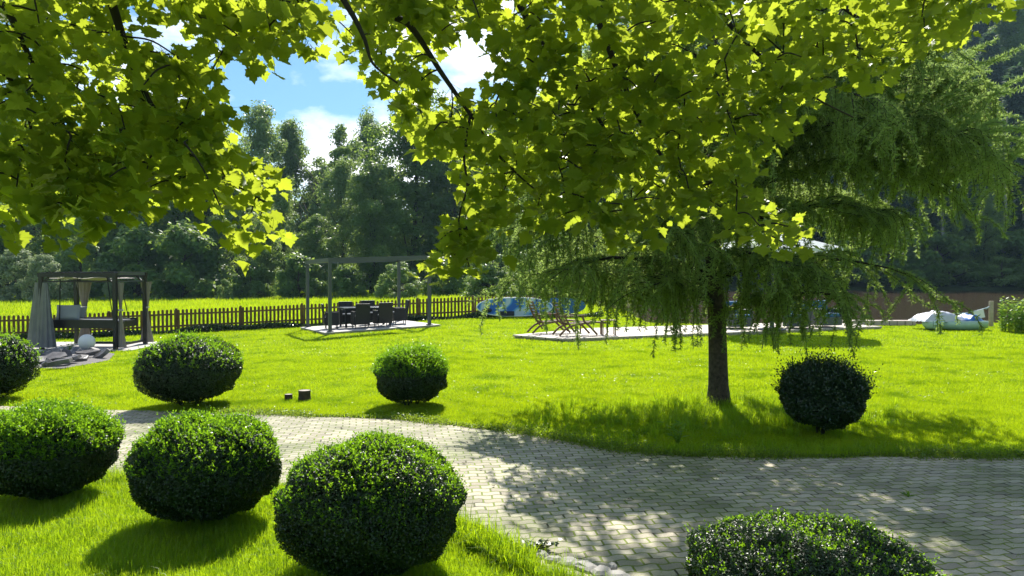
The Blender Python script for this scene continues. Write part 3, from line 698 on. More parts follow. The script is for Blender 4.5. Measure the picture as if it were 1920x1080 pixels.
# ------------------------------------------------------------------ pedal boat, post, rope with sign
def build_boat():
    c = Vector((15.3, 26.9, g(15.2, 26.9))); root = empty('pedal_boat', c, R(2)); root.scale = (.84, .84, .78); tag(root, 'pale green pedal boat on the grass under a silver and blue cover', 'pedal boat')
    def hull(cx, cy, Lh, Wh, hh, rz):
        vs = []; n_ = 16; prof = [(-1, 1), (-.92, .45), (-.6, .06), (0, 0), (.6, .06), (.92, .45), (1, 1)]
        for i in range(n_+1):
            t = i/n_*2-1; w = Wh/2*(1-abs(t)**3.2)**.6*.98+.01; lift = .25*abs(t)**3
            for a, b_ in prof: vs.append((t*Lh/2, a*w, hh*(lift+(1-lift)*b_)))
        k = len(prof); m_ = MB()
        m_.add(vs, [(i*k+j, i*k+j+1, (i+1)*k+j+1, (i+1)*k+j) for i in range(n_) for j in range(k-1)]+[(i*k, (i+1)*k, (i+1)*k+k-1, i*k+k-1) for i in range(n_)], True)
        o = m_.build('hull', M['hull'], root); o.location = (cx, cy, .01); o.rotation_euler = (0, 0, rz); return o
    hull(-.80, -.05, 1.15, .85, .42, R(60)); hull(.36, -.28, 1.95, .62, .40, R(-5)); 
    MB().box((-.25, .45, .2), (.9, .6, .16)).build('bridge', M['dark_frame'], root)
    n1, n2 = 60, 30; vs = []
    for j in range(n2+1):
        for i in range(n1+1):
            a, b_ = i/n1, j/n2; x = -1.38+2.75*a; y_ = -.5+1.25*b_
            top = .48+.26*math.exp(-((a-.36)/.17)**2)+.10*math.exp(-((a-.12)/.1)**2)+.22*math.exp(-((a-.82)/.09)**2)-.16*max(0, a-.5)
            e = min(1, 6*min(b_, 1-b_))*min(1, 9*min(a, 1-a)); e = e**.5
            z = (top-.30)*e+.37-.13*max(0, a-.5)+.018*math.sin(a*41+b_*7)+.014*math.sin(b_*33-a*19)+.01*math.sin(a*90+b_*50)
            vs.append((x, y_*(1-.5*max(0, a-.7))+.05, z))
    fast('cover', np.array(vs), grid_faces(n1+1, n2+1), M['tarp'], root, True)
    pp = on_ground(1858, 612); po = empty('mooring_post', pp); tag(po, 'pale round timber post holding the rope beside the pedal boat', 'post')
    MB().tube([(0, 0, -.2), (0, 0, .94)], .08, 16).build('shaft', M['pole_post'], po, .006)
    a = pp+Vector((-.07, 0, .72)); b_ = c+Vector((.05, 1.2, .55)); P = [a.lerp(b_, t/14)-Vector((0, 0, .14*math.sin(math.pi*t/14))) for t in range(15)]
    m_ = MB(); m_.tube(P, .016, 6); m_.tube([a+Vector((.0, 0, .02)), a+Vector((-.12, .02, -.08)), a+Vector((-.02, .02, -.03))], .02, 6)
    tag(m_.build('rope', M['rope_b']), 'light blue rope sagging from the timber post over the pedal boat', 'rope')
    q = P[3]; s = MB().box((0, 0, -.17), (.42, .01, .32)).build('rope_sign', M['sign'], None); s.location = q+Vector((0, -.02, .02)); s.rotation_euler = (0, R(-14), R(5)); tag(s, 'blank white rectangular sign hanging on the rope by the water', 'sign')
build_boat()

# ------------------------------------------------------------------ stumps by the path and edging stones
for px, py, r_, h, lab in ((541, 750, .065, .10, 'small dark tree stump, lower of the two on the lawn by the path'), (571, 750, .10, .165, 'round cut log bollard with a pale top on the lawn by the path')):
    p = on_ground(px, py); s = empty('stump', p); tag(s, lab, 'stump')
    MB().lathe((0, 0, 0), [(r_*1.08, -.1), (r_*1.02, .04), (r_*.99, h*.6), (r_, h)], 18).build('bark', M['bark'], s)
    MB().lathe((0, 0, h-.004), [(r_*.97, 0), (r_*.5, .006), (.001, .006)], 18).build('cut_top', M['stump_top'], s)
rr = random.Random(5)
where = ['uppermost, beside the grass', 'second from the top', 'pale one in the middle', 'broad flat one', 'near the lower edge', 'lowest, cut by the picture edge', 'small chip right of the broad one', 'half sunk at the top']
for (px, py, s_), w_ in zip(((1016, 1046, .07), (1040, 1056, .08), (1066, 1060, .10), (1098, 1069, .12), (1128, 1078, .10), (1156, 1086, .11), (1148, 1068, .05), (990, 1036, .06)), where):
    p = on_ground(px, py); m_ = MB(); k = 9; A = [(math.cos(2*math.pi*i/k)*s_*rr.uniform(.75, 1.1), math.sin(2*math.pi*i/k)*s_*.75*rr.uniform(.75, 1.1)) for i in range(k)]
    m_.add([(x, y, -.05) for x, y in A]+[(x*.95, y*.95, .02) for x, y in A]+[(x*.6, y*.6, .035+rr.uniform(-.006, .006)) for x, y in A], [(i, (i+1) % k, k+(i+1) % k, k+i) for i in range(k)]+[(k+i, k+(i+1) % k, 2*k+(i+1) % k, 2*k+i) for i in range(k)]+[tuple(range(2*k, 3*k))], False)
    s = m_.build('edge_stone', M['stone']); s.location = (p.x, p.y, p.z+.01); s.rotation_euler = (rr.uniform(-.1, .1), rr.uniform(-.1, .1), rr.uniform(0, 6)); tag(s, 'grey border stone between pavers and front grass, '+w_, 'stone', 'border stones along the front of the path')

M['dead'] = plain('dry_leaf', (.10, .06, .025), .8, (.05, .03, .015))
for k in range(16):
    px, py = [(870, 872), (902, 884), (1028, 845), (960, 900), (1065, 880), (1100, 905), (1240, 893), (925, 916), (1180, 940), (1310, 905), (1420, 900), (1560, 905), (1640, 925), (1770, 985), (1010, 930), (640, 805)][k]; p = on_ground(px, py); a = rr.uniform(0, 6.28); q = rr.uniform(.018, .034); m_ = MB()
    m_.add([(math.cos(a+t)*q*f, math.sin(a+t)*q*f*.8, .006+(t % 2)*.006) for t, f in ((0, 1.2), (1, .6), (2, .9), (3, .5), (4, 1), (5.2, .6))], [tuple(range(6))]); o = m_.build('fallen_leaf', M['dead']); o.location = (p.x, p.y, p.z+.018); tag(o, 'small dry brown leaf lying on the pavers', 'leaf', 'dry leaves scattered on the pavers')
# ------------------------------------------------------------------ clipped ball shrubs
bush_spots = []
def ball(cx, cy, a, b_, c, zc, n_leaf, leaf, label, mat='box', shoot=.25, spiky=1.0, seed=1, flat=0):
    """a,b_,c half extents in x,y,z; zc = centre height above ground"""
    r_ = np.random.default_rng(seed); gzv = g(cx, cy)
    root = empty('ball_shrub', (cx, cy, gzv)); tag(root, label, 'shrub', 'clipped ball shrubs along the path')
    def surf(D):   # radius factor for unit directions
        z = D[:, 2]; f = np.ones(len(D))
        f += .05*np.sin(D[:, 0]*5+seed)*np.cos(D[:, 1]*4+seed*2)+.02*np.sin(D[:, 0]*9+D[:, 1]*8+D[:, 2]*10+seed*5)+.03*np.sin(D[:, 2]*7+D[:, 0]*6+seed*3)+.02*np.sin(D[:, 0]*13+D[:, 2]*11)
        # superellipsoid-ish fuller shoulders
        p = (np.abs(D)**2.6).sum(1)**(-1/2.6); f *= 1*.55*p+.45; f *= 1-.06*sstep(0, .9, -D[:, 2])*(1-np.abs(D[:, 2])**6)
        return f
    ax = np.array([a, b_, c])
    D = norm(r_.normal(size=(n_leaf, 3))); keep = D[:, 2] > -.93; D = D[keep]
    rad = surf(D)*(1-np.abs(r_.normal(0, .045, len(D)))+.012)
    P = D*ax*rad[:, None]; P[:, 2] += zc; P[:, 2] = np.maximum(P[:, 2], .02)
    Nn = norm(norm(D/ax)+r_.normal(0, .55, (len(D), 3))); T = norm(norm(D/ax)*.6+r_.normal(0, .7, (len(D), 3))+np.array([0, 0, .35]))
    V1, F1 = leaf_quads(P, Nn, T, leaf*r_.uniform(.7, 1.25, len(D)), leaf*.55, .12)
    fast('foliage', V1, F1, M[mat], root)
    # young upright shoots, mostly on top
    ns = int(n_leaf*shoot*.12); D = norm(r_.normal(size=(ns*3, 3))+np.array([0, 0, .9])); D = D[D[:, 2] > .1][:ns]
    base = D*ax*surf(D)[:, None]; base[:, 2] += zc; dr = norm(D*.6+np.array([0, 0, .8])+r_.normal(0, .25, D.shape)); ln = r_.gamma(2, .5, len(D))*leaf*1.5*spiky
    k = 7; Pl = []; 
    for i in range(k): Pl.append(base+dr*(ln*(i+.3)/k)[:, None]+r_.normal(0, .004, base.shape))
    Pl = np.concatenate(Pl); Nn = norm(r_.normal(size=Pl.shape)); T = norm(np.tile(dr, (k, 1))*.9+r_.normal(0, .5, Pl.shape))
    V2, F2 = leaf_quads(Pl, Nn, T, leaf*.95, leaf*.5, .1); fast('young_shoots', V2, F2, M['box_shoot' if mat == 'box' else mat], root)
    # inner twig mass + stems
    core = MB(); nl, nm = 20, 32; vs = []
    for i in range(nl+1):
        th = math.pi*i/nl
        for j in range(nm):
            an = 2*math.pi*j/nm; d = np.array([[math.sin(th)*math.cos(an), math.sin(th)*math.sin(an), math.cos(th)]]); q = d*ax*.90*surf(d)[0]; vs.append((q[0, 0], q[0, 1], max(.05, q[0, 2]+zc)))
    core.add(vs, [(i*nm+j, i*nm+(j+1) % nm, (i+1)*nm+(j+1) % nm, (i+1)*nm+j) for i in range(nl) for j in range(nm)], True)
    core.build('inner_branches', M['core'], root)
    st = MB(); rr = random.Random(seed)
    for k in range(7):
        an = rr.uniform(0, 6.3); q = rr.uniform(.1, .5)
        st.tube([(math.cos(an)*a*.15, math.sin(an)*b_*.15, -.03), (math.cos(an)*a*q, math.sin(an)*b_*q, max(.15, zc-c*.6))], .014, 6)
    st.build('stem', M['twig'], root)
    bush_spots.append((cx, cy, max(a, b_)))
def ball_px(cxp, top, bot, wpx, n_leaf, leaf, label, **kw):
    """place a shrub from its picture box: centre x, top, bottom, width"""
    gp = on_ground(cxp, bot-(bot-top)*.045); d = gp.y; s = d/F; a = wpx*s/2*.95
    zt_ = at(cxp, top, d).z-gp.z; lift = kw.pop('lift', .06); c = (zt_-lift)/2*.97
    ball(at(cxp, bot, d).x, d, a, a*.97, c, c+lift, n_leaf, leaf, label, **kw)
ball_px(356, 631, 766, 188, 30000, .034, 'wide clipped ball shrub on the lawn edge in front of the swing bed', seed=11)
ball_px(772, 655, 764, 140, 26000, .030, 'small upright tufted ball shrub alone on the lawn below the pergola', seed=12, shoot=.9, spiky=1.5, lift=.05)
ball_px(1542, 693, 818, 152, 26000, .036, 'dark rough untrimmed ball shrub right of the larch trunk', mat='privet', seed=13, shoot=1.2, spiky=1.8, lift=.08)
ball_px(-28, 628, 757, 180, 24000, .034, 'ball shrub cut by the left picture edge beside the slate heap', seed=14)
ball_px(86, 764, 945, 250, 60000, .026, 'ball shrub at the left edge of the front lawn with bright young shoots', seed=15, shoot=.6)
ball_px(388, 782, 992, 276, 70000, .023, 'ball shrub in the middle of the three large ones on the front lawn', seed=16, lift=.08)
ball_px(698, 826, 1090, 350, 90000, .019, 'largest and nearest rounded ball shrub between front grass and path', seed=17, shoot=.18)
ball(at(1520, 960, 4.55).x, 4.55, .76, .76, .50, g(2, 4.5)+.17, 90000, .017, 'broad low shrub in the shade at the bottom right, only its crown in view', seed=18, shoot=.3) if False else None
_c = at(1522, 966, 4.6)
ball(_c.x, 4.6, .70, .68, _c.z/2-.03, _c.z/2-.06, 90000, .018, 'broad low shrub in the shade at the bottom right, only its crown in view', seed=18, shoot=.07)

# ------------------------------------------------------------------ grass (uncountable)
def scatter(n_, x0, x1, y0, y1, seed):
    r_ = np.random.default_rng(seed); return r_.uniform(x0, x1, n_), r_.uniform(y0, y1, n_), r_
def lawn_ok(x, y):
    ok = ~in_path(x, y, -.005)
    for p in solid_polys: ok &= ~inside(p, x, y)
    return ok
def near_grass():
    x, y, r_ = scatter(620000, -6.6, 1.6, 4.4, 9.0, 21); vis = np.abs(x) < y*.70+.3
    below = y < np.interp(x, lx, ly)
    k = vis & below & lawn_ok(x, y); x, y = x[k], y[k]
    h = r_.gamma(5, .010, len(x))+.012; d = np.interp(x, lx, ly)-y; h *= 1+.8*np.exp(-d/.12)
    cl = np.sin(x*5.1)*np.sin(y*6.3+x*2); h *= 1+.3*cl
    V, Fc = blades(x, y, gz(x, y), h, .0042, .55, 2, 22)
    o = fast('front_lawn_grass', V, Fc, M['grass_near']); tag(o, kind='stuff', label='short bright green grass between the front shrubs', cat='grass')
near_grass()
def far_lawn():
    Vs, Fs, off = [], [], 0
    for (n_, y0, y1, h0, w, sd_) in ((620000, 8.0, 13.0, .024, .006, 31), (420000, 13, 20, .028, .012, 32), (330000, 20, 33.6, .034, .022, 33)):
        x, y, r_ = scatter(n_, -y1*.7-.5, y1*.7+.5, y0, y1, sd_)
        up_edge = np.interp(x, ux, uy)
        k = (np.abs(x) < y*.70+.4) & (y > up_edge) & lawn_ok(x, y) & (pond_mask(x, y) < .05); x, y = x[k], y[k]
        h = (r_.gamma(6, h0/6, len(x))+.008)*(1+.35*np.sin(x*2.9+np.sin(y*1.7)*2)*np.sin(y*2.3+x))
        up_edge = np.interp(x, ux, uy); h *= 1+.7*np.exp(-(y-up_edge)/.1)
        V, Fc = blades(x, y, gz(x, y), h, w, .6, 1, sd_+5); Vs.append(V); Fs.append(Fc+off); off += len(V)
    o = fast('lawn_grass', np.concatenate(Vs), np.concatenate(Fs), M['grass']); tag(o, kind='stuff', label='mown bright lawn grass behind the path', cat='grass')
far_lawn()
def meadow():
    x, y, r_ = scatter(260000, -62, 6, 28, 92, 41); fy = np.interp(x, [-27, -19, -13.8, -8.8, -4.9, -1.4, 2.6, 7], [26.2, 28.7, 30.3, 32, 33, 33.7, 34.3, 34.6])
    k = (np.abs(x) < y*.7+1) & (y > fy+.3) & (pond_mask(x, y) < .05); x, y = x[k], y[k]
    h = r_.gamma(6, .028, len(x))+.04
    V, Fc = blades(x, y, gz(x, y), h, .05, .45, 1, 42); o = fast('meadow_grass', V, Fc, M['meadow']); tag(o, kind='stuff', label='long yellow green meadow grass beyond the fence', cat='grass')
meadow()
# long grass: around larch foot, path edge, fence foot
def tufts():
    r_ = np.random.default_rng(51); X_, Y_, H_ = [], [], []
    def patch(n_, fx_, hm):
        x, y = fx_(n_); X_.append(x); Y_.append(y); H_.append(r_.gamma(5, hm/5, n_))
    patch(26000, lambda n_: (lambda c, i: (c[i, 0]+r_.normal(0, .05, n_), c[i, 1]+r_.normal(0, .05, n_)))(np.stack([3.0+r_.normal(0, 1.1, 420), 10.9+r_.normal(0, .6, 420)], 1), r_.integers(0, 420, n_)), .09)
    patch(5000, lambda n_: (3.27+r_.normal(0, .36, n_), 11.9+r_.normal(0, .22, n_)), .13)
    patch(16000, lambda n_: ((lambda x: (x, np.interp(x, ux, uy)+r_.uniform(-.05, .38, n_)))(r_.uniform(.0, 8.5, n_))), .07)
    patch(3500, lambda n_: ((lambda x: (x, np.interp(x, ux, uy)-np.abs(r_.normal(0, .12, n_))))(r_.uniform(-6, 8, n_))), .05)
    patch(9000, lambda n_: ((lambda x: (x, np.interp(x, lx, ly)-r_.uniform(-.08, .3, n_)))(r_.uniform(-.9, .16, n_))), .12)
    x, y, h = map(np.concatenate, (X_, Y_, H_)); k = ~in_path(x, y, .12) & (~((y > np.interp(x, lx, ly)+.1) & (y < np.interp(x, ux, uy)-.15))); x, y, h = x[k], y[k], h[k]
    V, Fc = blades(x, y, gz(x, y), h, .007, .55, 2, 52); o = fast('long_grass', V, Fc, M['grass_near']); tag(o, kind='stuff', label='long uncut grass round the larch foot and along the path edge', cat='grass')
    # sprigs of grass in the paver joints
    n_ = 5200; x = r_.uniform(-5.5, 7, n_); y = r_.uniform(4.2, 10.5, n_); cl = np.sin(x*2.3+y)*np.sin(y*3.1-x*.7)+np.sin(x*7)*.4; k = in_path(x, y, .02) & (cl > .35); x, y = x[k], y[k]
    x = np.repeat(x, 5)+r_.normal(0, .012, len(x)*5); y = np.repeat(y, 5)+r_.normal(0, .012, len(y)*5)
    V, Fc = blades(x, y, gz(x, y)+.01, r_.gamma(4, .005, len(x))+.004, .004, .8, 1, 53); o = fast('joint_moss', V, Fc, M['grass_near']); tag(o, kind='stuff', label='sprigs of grass and moss between the pavers', cat='moss')
    n_ = 26000; x = r_.uniform(-4.5, 8.5, n_); den = .35+.65*(np.sin(x*2.1)*np.sin(x*.9+1) > -.2)+.6*np.exp(-((x-.9)/1.2)**2)
    y = np.interp(x, ux, uy)-.02+r_.normal(0, .085, n_)*den; P = np.stack([x, y, gz(x, y)+.012+np.abs(r_.normal(0, .035, n_))*den], 1)
    V, Fc = leaf_quads(P, norm(r_.normal(size=P.shape)+np.array([0, 0, .8])), norm(r_.normal(size=P.shape)), .026*r_.uniform(.5, 1.3, n_), .018); o = fast('edge_weeds', V, Fc, M['edge_weed']); tag(o, kind='stuff', label='small dark weeds and clover along the back edge of the pavers', cat='weeds')
    n_ = 30000; x = r_.uniform(-12, 22, n_); y = r_.uniform(8, 30, n_); k = (np.abs(x) < y*.7) & (y > np.interp(x, ux, uy)) & lawn_ok(x, y) & ((np.sin(x*1.3+2)*np.sin(y*1.1+x*.4)+.5*np.sin(x*4.1)*np.sin(y*3.7)) > .45); x, y = x[k], y[k]
    P = np.stack([x, y, gz(x, y)+.035], 1); V, Fc = leaf_quads(P, norm(r_.normal(0, .35, size=P.shape)+np.array([0, 0, 1])), norm(r_.normal(size=P.shape)), .035*r_.uniform(.5, 1.3, len(x)), .03); o = fast('lawn_clover', V, Fc, M['edge_weed']); tag(o, kind='stuff', label='patches of darker clover leaves in the lawn', cat='clover')
    # dark ivy-like weeds at fence foot
    n_ = 60000; t = r_.uniform(0, 1, n_); fxx = np.interp(t, [0, .3, .5, .68, .82, 1], [-21, -13.8, -8.8, -4.9, -1.4, 4]); fyy = np.interp(fxx, [-27, -19, -13.8, -8.8, -4.9, -1.4, 2.6, 7], [26.2, 28.7, 30.3, 32, 33, 33.7, 34.3, 34.6])
    y = fyy-.12+r_.normal(0, .14, n_); hh = .30*(.6+.4*np.sin(fxx*1.7)*np.sin(fxx*.6))*r_.uniform(0, 1, n_)
    P = np.stack([fxx, y, gz(fxx, y)+hh], 1); V, Fc = leaf_quads(P, norm(r_.normal(size=P.shape)), norm(r_.normal(size=P.shape)), .06, .045); o = fast('fence_foot_weeds', V, Fc, M['privet']); tag(o, kind='stuff', label='low dark weeds along the foot of the picket fence', cat='weeds')
tufts()

# broad-leaved weed and small plants
def leafy_plant(name, loc, nst, h, leaf, mat, label, spread=.2, seed=1, w=.5, per=14, root_sp=0):
    r_ = np.random.default_rng(seed); root = empty(name, loc); tag(root, label, 'plant'); st = MB(); P, T, N = [], [], []
    for k in range(nst):
        an = r_.uniform(0, 6.3); tip = np.array([math.cos(an)*spread*r_.uniform(.2, 1), math.sin(an)*spread*r_.uniform(.2, 1), h*r_.uniform(.6, 1)])
        rb = np.array([tip[0]*root_sp, tip[1]*root_sp, 0]); st.tube([tuple(rb), tuple(rb*.5+tip*np.array([.5, .5, .55])), tuple(tip)], [.008, .006, .003], 5)
        for i in range(per):
            t = (i+1.5)/per; b_ = rb*(1-t)+tip*t; a2 = i*2.4+k
            P.append(b_); T.append((math.cos(a2), math.sin(a2), .25)); N.append((-.25*math.cos(a2), -.25*math.sin(a2), 1))
    st.build('stem', M['weed'], root); P, T, N = map(np.array, (P, T, N)); N = norm(N+r_.normal(0, .25, N.shape))
    V, Fc = leaf_quads(P, N, T, leaf*r_.uniform(.6, 1.2, len(P)), leaf*w); fast('leaves', V, Fc, M[mat], root)
leafy_plant('broadleaf_weed', on_ground(1272, 836), 6, .26, .14, 'weed', 'broad leaved yellow green weed in the long grass below the larch', .16, 1, .35, 5)
leafy_plant('dandelion_weed', on_ground(1705, 934), 3, .05, .07, 'weed', 'small leafy weed growing between the pavers on the right', .05, 2, .35, 5)
leafy_plant('nettle_plant', on_ground(1900, 622), 48, 1.15, .14, 'weed', 'tall leafy nettle clump beside the timber post at the water edge', .5, 3, .5, 18, .9)
leafy_plant('nettle_plant', on_ground(1928, 624), 34, .8, .14, 'weed', 'lower leafy clump at the right picture edge beside the water', .6, 4, .5, 16, .9)
leafy_plant('young_shrub', on_ground(1722, 604), 7, .75, .12, 'willow', 'small pale leaved plant behind the pedal boat cover', .25, 5)
leafy_plant('ground_ivy', on_ground(1012, 1036), 9, .09, .05, 'privet', 'dark ivy patch between front grass and border stones', .14, 6, .8, 8)
leafy_plant('yellow_weed', on_ground(128, 660), 8, .3, .09, 'weed', 'yellow green weed tuft left of the white ball lamp', .3, 8, .5, 8)

# ------------------------------------------------------------------ background trees
def crown_mesh(seed, h, rx, nblob, per, leaf, shape='round', low=.12):
    r_ = np.random.default_rng(seed); C = []
    if shape == 'shrub':
        while len(C) < nblob:
            t = r_.uniform(low, 1); prof = math.sqrt(max(0, 1-t*t))*.95+.05; an = r_.uniform(0, 6.283); q = math.sqrt(r_.uniform(.15, 1))*prof
            C.append((math.cos(an)*q*rx*.82, math.sin(an)*q*rx*.82, t*h*.96, rx*r_.uniform(.12, .30)))
    else:                                   # blobs strung along ascending limbs, so that gaps stay between the limbs
        nl = nblob//5
        for i in range(nl):
            u = (i+.5)/nl; t = low+(1-low)*u; prof = (math.sin(math.pi*min(1, .16+.84*u**.85))**.55 if shape == 'round' else (1-u**2.6)*.86+.10)
            an = i*2.4+r_.uniform(-.5, .5); R1 = rx*prof*r_.uniform(.62, 1.12); rise = h*r_.uniform(.05, .14)
            for k in range(5):
                f = (k+1)/5; jt = r_.normal(0, .07*rx, 3); C.append((math.cos(an)*R1*f+jt[0], math.sin(an)*R1*f+jt[1], min(h*.985, t*h*.93-rise*.5+rise*f+jt[2]), rx*r_.uniform(.15, .33)*(1.15-.35*f)))
        C.append((0, 0, h*.95, rx*.16))
    P, N = [], []
    for cx, cy, cz, cr_ in C:
        D = norm(r_.normal(size=(per, 3))); rad = cr_*r_.uniform(.55, 1.1, per)[:, None]; q = D*rad*np.array([1, 1, .75])+np.array([cx, cy, cz]); q[:, 2] = np.maximum(q[:, 2], .1); P.append(q); N.append(D)
    P = np.concatenate(P); N = norm(np.concatenate(N)+np.array([0, 0, .5])+r_.normal(0, .5, P.shape)); T = norm(r_.normal(size=P.shape)+np.array([0, 0, -.5]))
    V, Fc = leaf_quads(P, N, T, leaf*r_.uniform(.6, 1.4, len(P)), leaf*.65)
    return V, Fc, C
def limb_mesh(h, C, r0, seed, lean=0):
    rr = random.Random(seed); m_ = MB(); top = h*.88
    tr = [(lean*t*t*h+math.sin(t*4+seed)*.012*h, math.cos(t*3+seed)*.01*h, t*top) for t in [i/8 for i in range(9)]]
    m_.tube(tr, [r0*(1.25-.3*min(1, i))*(1-i/8.6)+.02 for i in range(9)], 8)
    for cx, cy, cz, cr_ in rr.sample(C, min(14, len(C))):
        t = max(.15, min(.85, cz/top-.18)); b_ = Vector(tr[int(t*8)]); e = Vector((cx, cy, cz)); mid = b_.lerp(e, .5)+Vector((0, 0, -.02*h)); m_.tube([b_, mid, e], [r0*.35*(1-t)+.03, r0*.2*(1-t)+.025, .02], 5)
    return m_
def make_tree(kind, seed, h, rx, nblob, per, leaf, mat, r0, shape, low=.12, lean=0, name='broadleaf_tree'):
    root = empty(name); V, Fc, C = crown_mesh(seed, h, rx, nblob, per, leaf, shape, low)
    if lean: V[:, 0] += lean*(V[:, 2]/h)**2*h
    fast('crown', V, Fc, M[mat], root); limb_mesh(h, C, r0, seed, lean).build('trunk', M['bark'], root); return root
protos = {}
def proto(kind):
    if kind in protos: return protos[kind], False
    P = dict(
        dark=lambda: make_tree('dark', 1, 20, 5.6, 110, 230, .34, 'decid', .35, 'round', .08),
        dark2=lambda: make_tree('dark2', 2, 20, 4.8, 120, 200, .33, 'decid', .32, 'tall', .1),
        pale=lambda: make_tree('pale', 3, 20, 5.0, 120, 150, .32, 'decid2', .3, 'tall', .16),
        airy=lambda: make_tree('airy', 4, 20, 3.8, 34, 130, .38, 'decid2', .26, 'round', .35),
        leaning=lambda: make_tree('leaning', 5, 18, 3.2, 26, 130, .36, 'decid2', .24, 'round', .5, .32),
        willow=lambda: make_tree('willow', 6, 5, 2.8, 40, 330, .20, 'willow', .1, 'shrub', .02, 0, 'willow_bush'),
        bush=lambda: make_tree('bush', 7, 4, 2.6, 34, 260, .26, 'decid', .1, 'shrub', .02, 0, 'hedge_bush'),
        palebush=lambda: make_tree('palebush', 8, 4, 2.4, 34, 300, .2, 'decid2', .1, 'shrub', .02, 0, 'hedge_bush'),
        spruce=lambda: make_spruce(9), spruce2=lambda: make_spruce(10))
    protos[kind] = P[kind](); return protos[kind], True
def make_spruce(seed):
    r_ = np.random.default_rng(seed); root = empty('spruce_tree'); P, N, T = [], [], []; h = 22
    lev = 30
    for i in range(lev):
        t = i/lev; z = 1.5+(h-1.5)*t; rr_ = 3.9*(1-t)**.85+.25; nb = int(9+8*(1-t))
        for k in range(nb):
            an = r_.uniform(0, 6.283); L_ = rr_*r_.uniform(.7, 1.1); m_ = int(10+L_*9); s = np.sqrt(r_.uniform(0.02, 1, m_))*L_
            lat = r_.normal(0, .16, m_)*(.4+s*.5); d = np.array([math.cos(an), math.sin(an)]); pp = np.array([-d[1], d[0]])
            q = np.stack([d[0]*s+pp[0]*lat, d[1]*s+pp[1]*lat, z-.12*s**1.5+.25*np.maximum(0, s-L_*.8)-np.abs(lat)*.5-r_.uniform(0, .35, m_)], 1)
            P.append(q); N.append(np.tile([d[0]*.3, d[1]*.3, 1], (m_, 1))); T.append(np.stack([d[0]+pp[0]*lat*3, d[1]+pp[1]*lat*3, np.full(m_, -.6)], 1))
    P, N, T = map(np.concatenate, (P, N, T)); N = norm(N+r_.normal(0, .35, N.shape)); V, Fc = leaf_quads(P, N, T, .95*r_.uniform(.6, 1.3, len(P)), .38, .1)
    fast('crown', V, Fc, M['spruce'], root); MB().tube([(0, 0, 0), (.1, 0, h*.5), (0, 0, h*.97)], [.3, .18, .03], 8).build('trunk', M['bark'], root); return root
HH = {'dark': 20, 'dark2': 20, 'pale': 20, 'airy': 20, 'leaning': 19, 'willow': 5, 'bush': 4, 'palebush': 4, 'spruce': 22, 'spruce2': 22}
CAT = {'dark': 'tree', 'dark2': 'tree', 'pale': 'tree', 'airy': 'tree', 'leaning': 'tree', 'willow': 'bush', 'bush': 'bush', 'palebush': 'bush', 'spruce': 'tree', 'spruce2': 'tree'}
def put(kind, px, top, d, label, group, wide=1.0, rz=None):
    o, first = proto(kind); c = o if first else copy_tree(o)
    p = at(px, top, d); z = g(p.x, d); s = (p.z-z)/HH[kind]; c.location = (p.x, d, z-.1); w = s*wide
    c.scale = (w, w, s); c.rotation_euler = (0, 0, random.uniform(0, 6.28) if rz is None else rz); tag(c, label, CAT[kind], group); return c
G1 = 'broadleaf trees at the far side of the meadow'
for k, px, top, d, w, lab in (
    ('dark', -60, 250, 92, 1.0, 'dark broadleaf tree at the far left edge behind the pale willows'),
    ('pale', 55, 215, 100, 1.0, 'bluish pale tree behind the left willow bushes, reaching into the maple leaves'),
    ('dark2', 120, 235, 95, 1.1, 'slender dark tree above the gap between the two willows'),
    ('pale', 175, 330, 84, 1.0, 'pale airy tree just right of the willow bushes'),
    ('dark', 235, 250, 88, 1.1, 'dark round tree directly above the swing bed'),
    ('dark', 330, 225, 86, 1.15, 'broad dark tree between swing bed and pergola, left one'),
    ('dark2', 405, 215, 92, 1.1, 'tall dark tree just left of the open sky'),
    ('pale', 487, 188, 96, .85, 'tall pale feathery tree under the left end of the open sky'),
    ('pale', 440, 262, 84, .9, 'shorter pale tree in front of the feathery one left of the leaning trunk'),
    ('dark2', 545, 214, 104, .9, 'narrow dark tree right of the tall feathery tree'),
    ('pale', 530, 330, 82, .9, 'mid height pale tree left of the leaning trunk'),
    ('dark', 590, 400, 74, 1.1, 'low dark tree standing behind the left pergola posts'),
    ('pale', 690, 205, 108, .7, 'thin hazy tree against the white cloud'),
    ('pale', 640, 292, 84, .9, 'green tree with lit left side below the white cloud'),
    ('dark', 700, 300, 78, 1.1, 'dark tree above the middle of the pergola'),
    ('dark2', 775, 150, 86, 1.15, 'tallest dark tree at the right end of the open sky'),
    ('dark', 850, 190, 92, 1.1, 'large dark tree behind the hanging maple spray'),
    ('dark', 500, 420, 73, 1.1, 'low dark tree left of the pergola at the meadow edge'),
    ('dark', 410, 400, 76, 1.1, 'low dark tree over the fence right of the swing bed'),
    ('pale', 930, 250, 84, 1.0, 'pale tree above the paddle boards'),
    ('dark', 1010, 230, 96, 1.2, 'dark tree right of the paddle boards behind the larch')):
    put(k, px, top, d, lab, G1, w)
put('leaning', 568, 250, 90, 'thin leaning tree with its crown against the sky, bending right', G1, 1.0, 0)
put('airy', 640, 222, 100, 'see through airy tree in front of the cloud', G1, .9)
G2 = 'bushes along the far edge of the meadow'
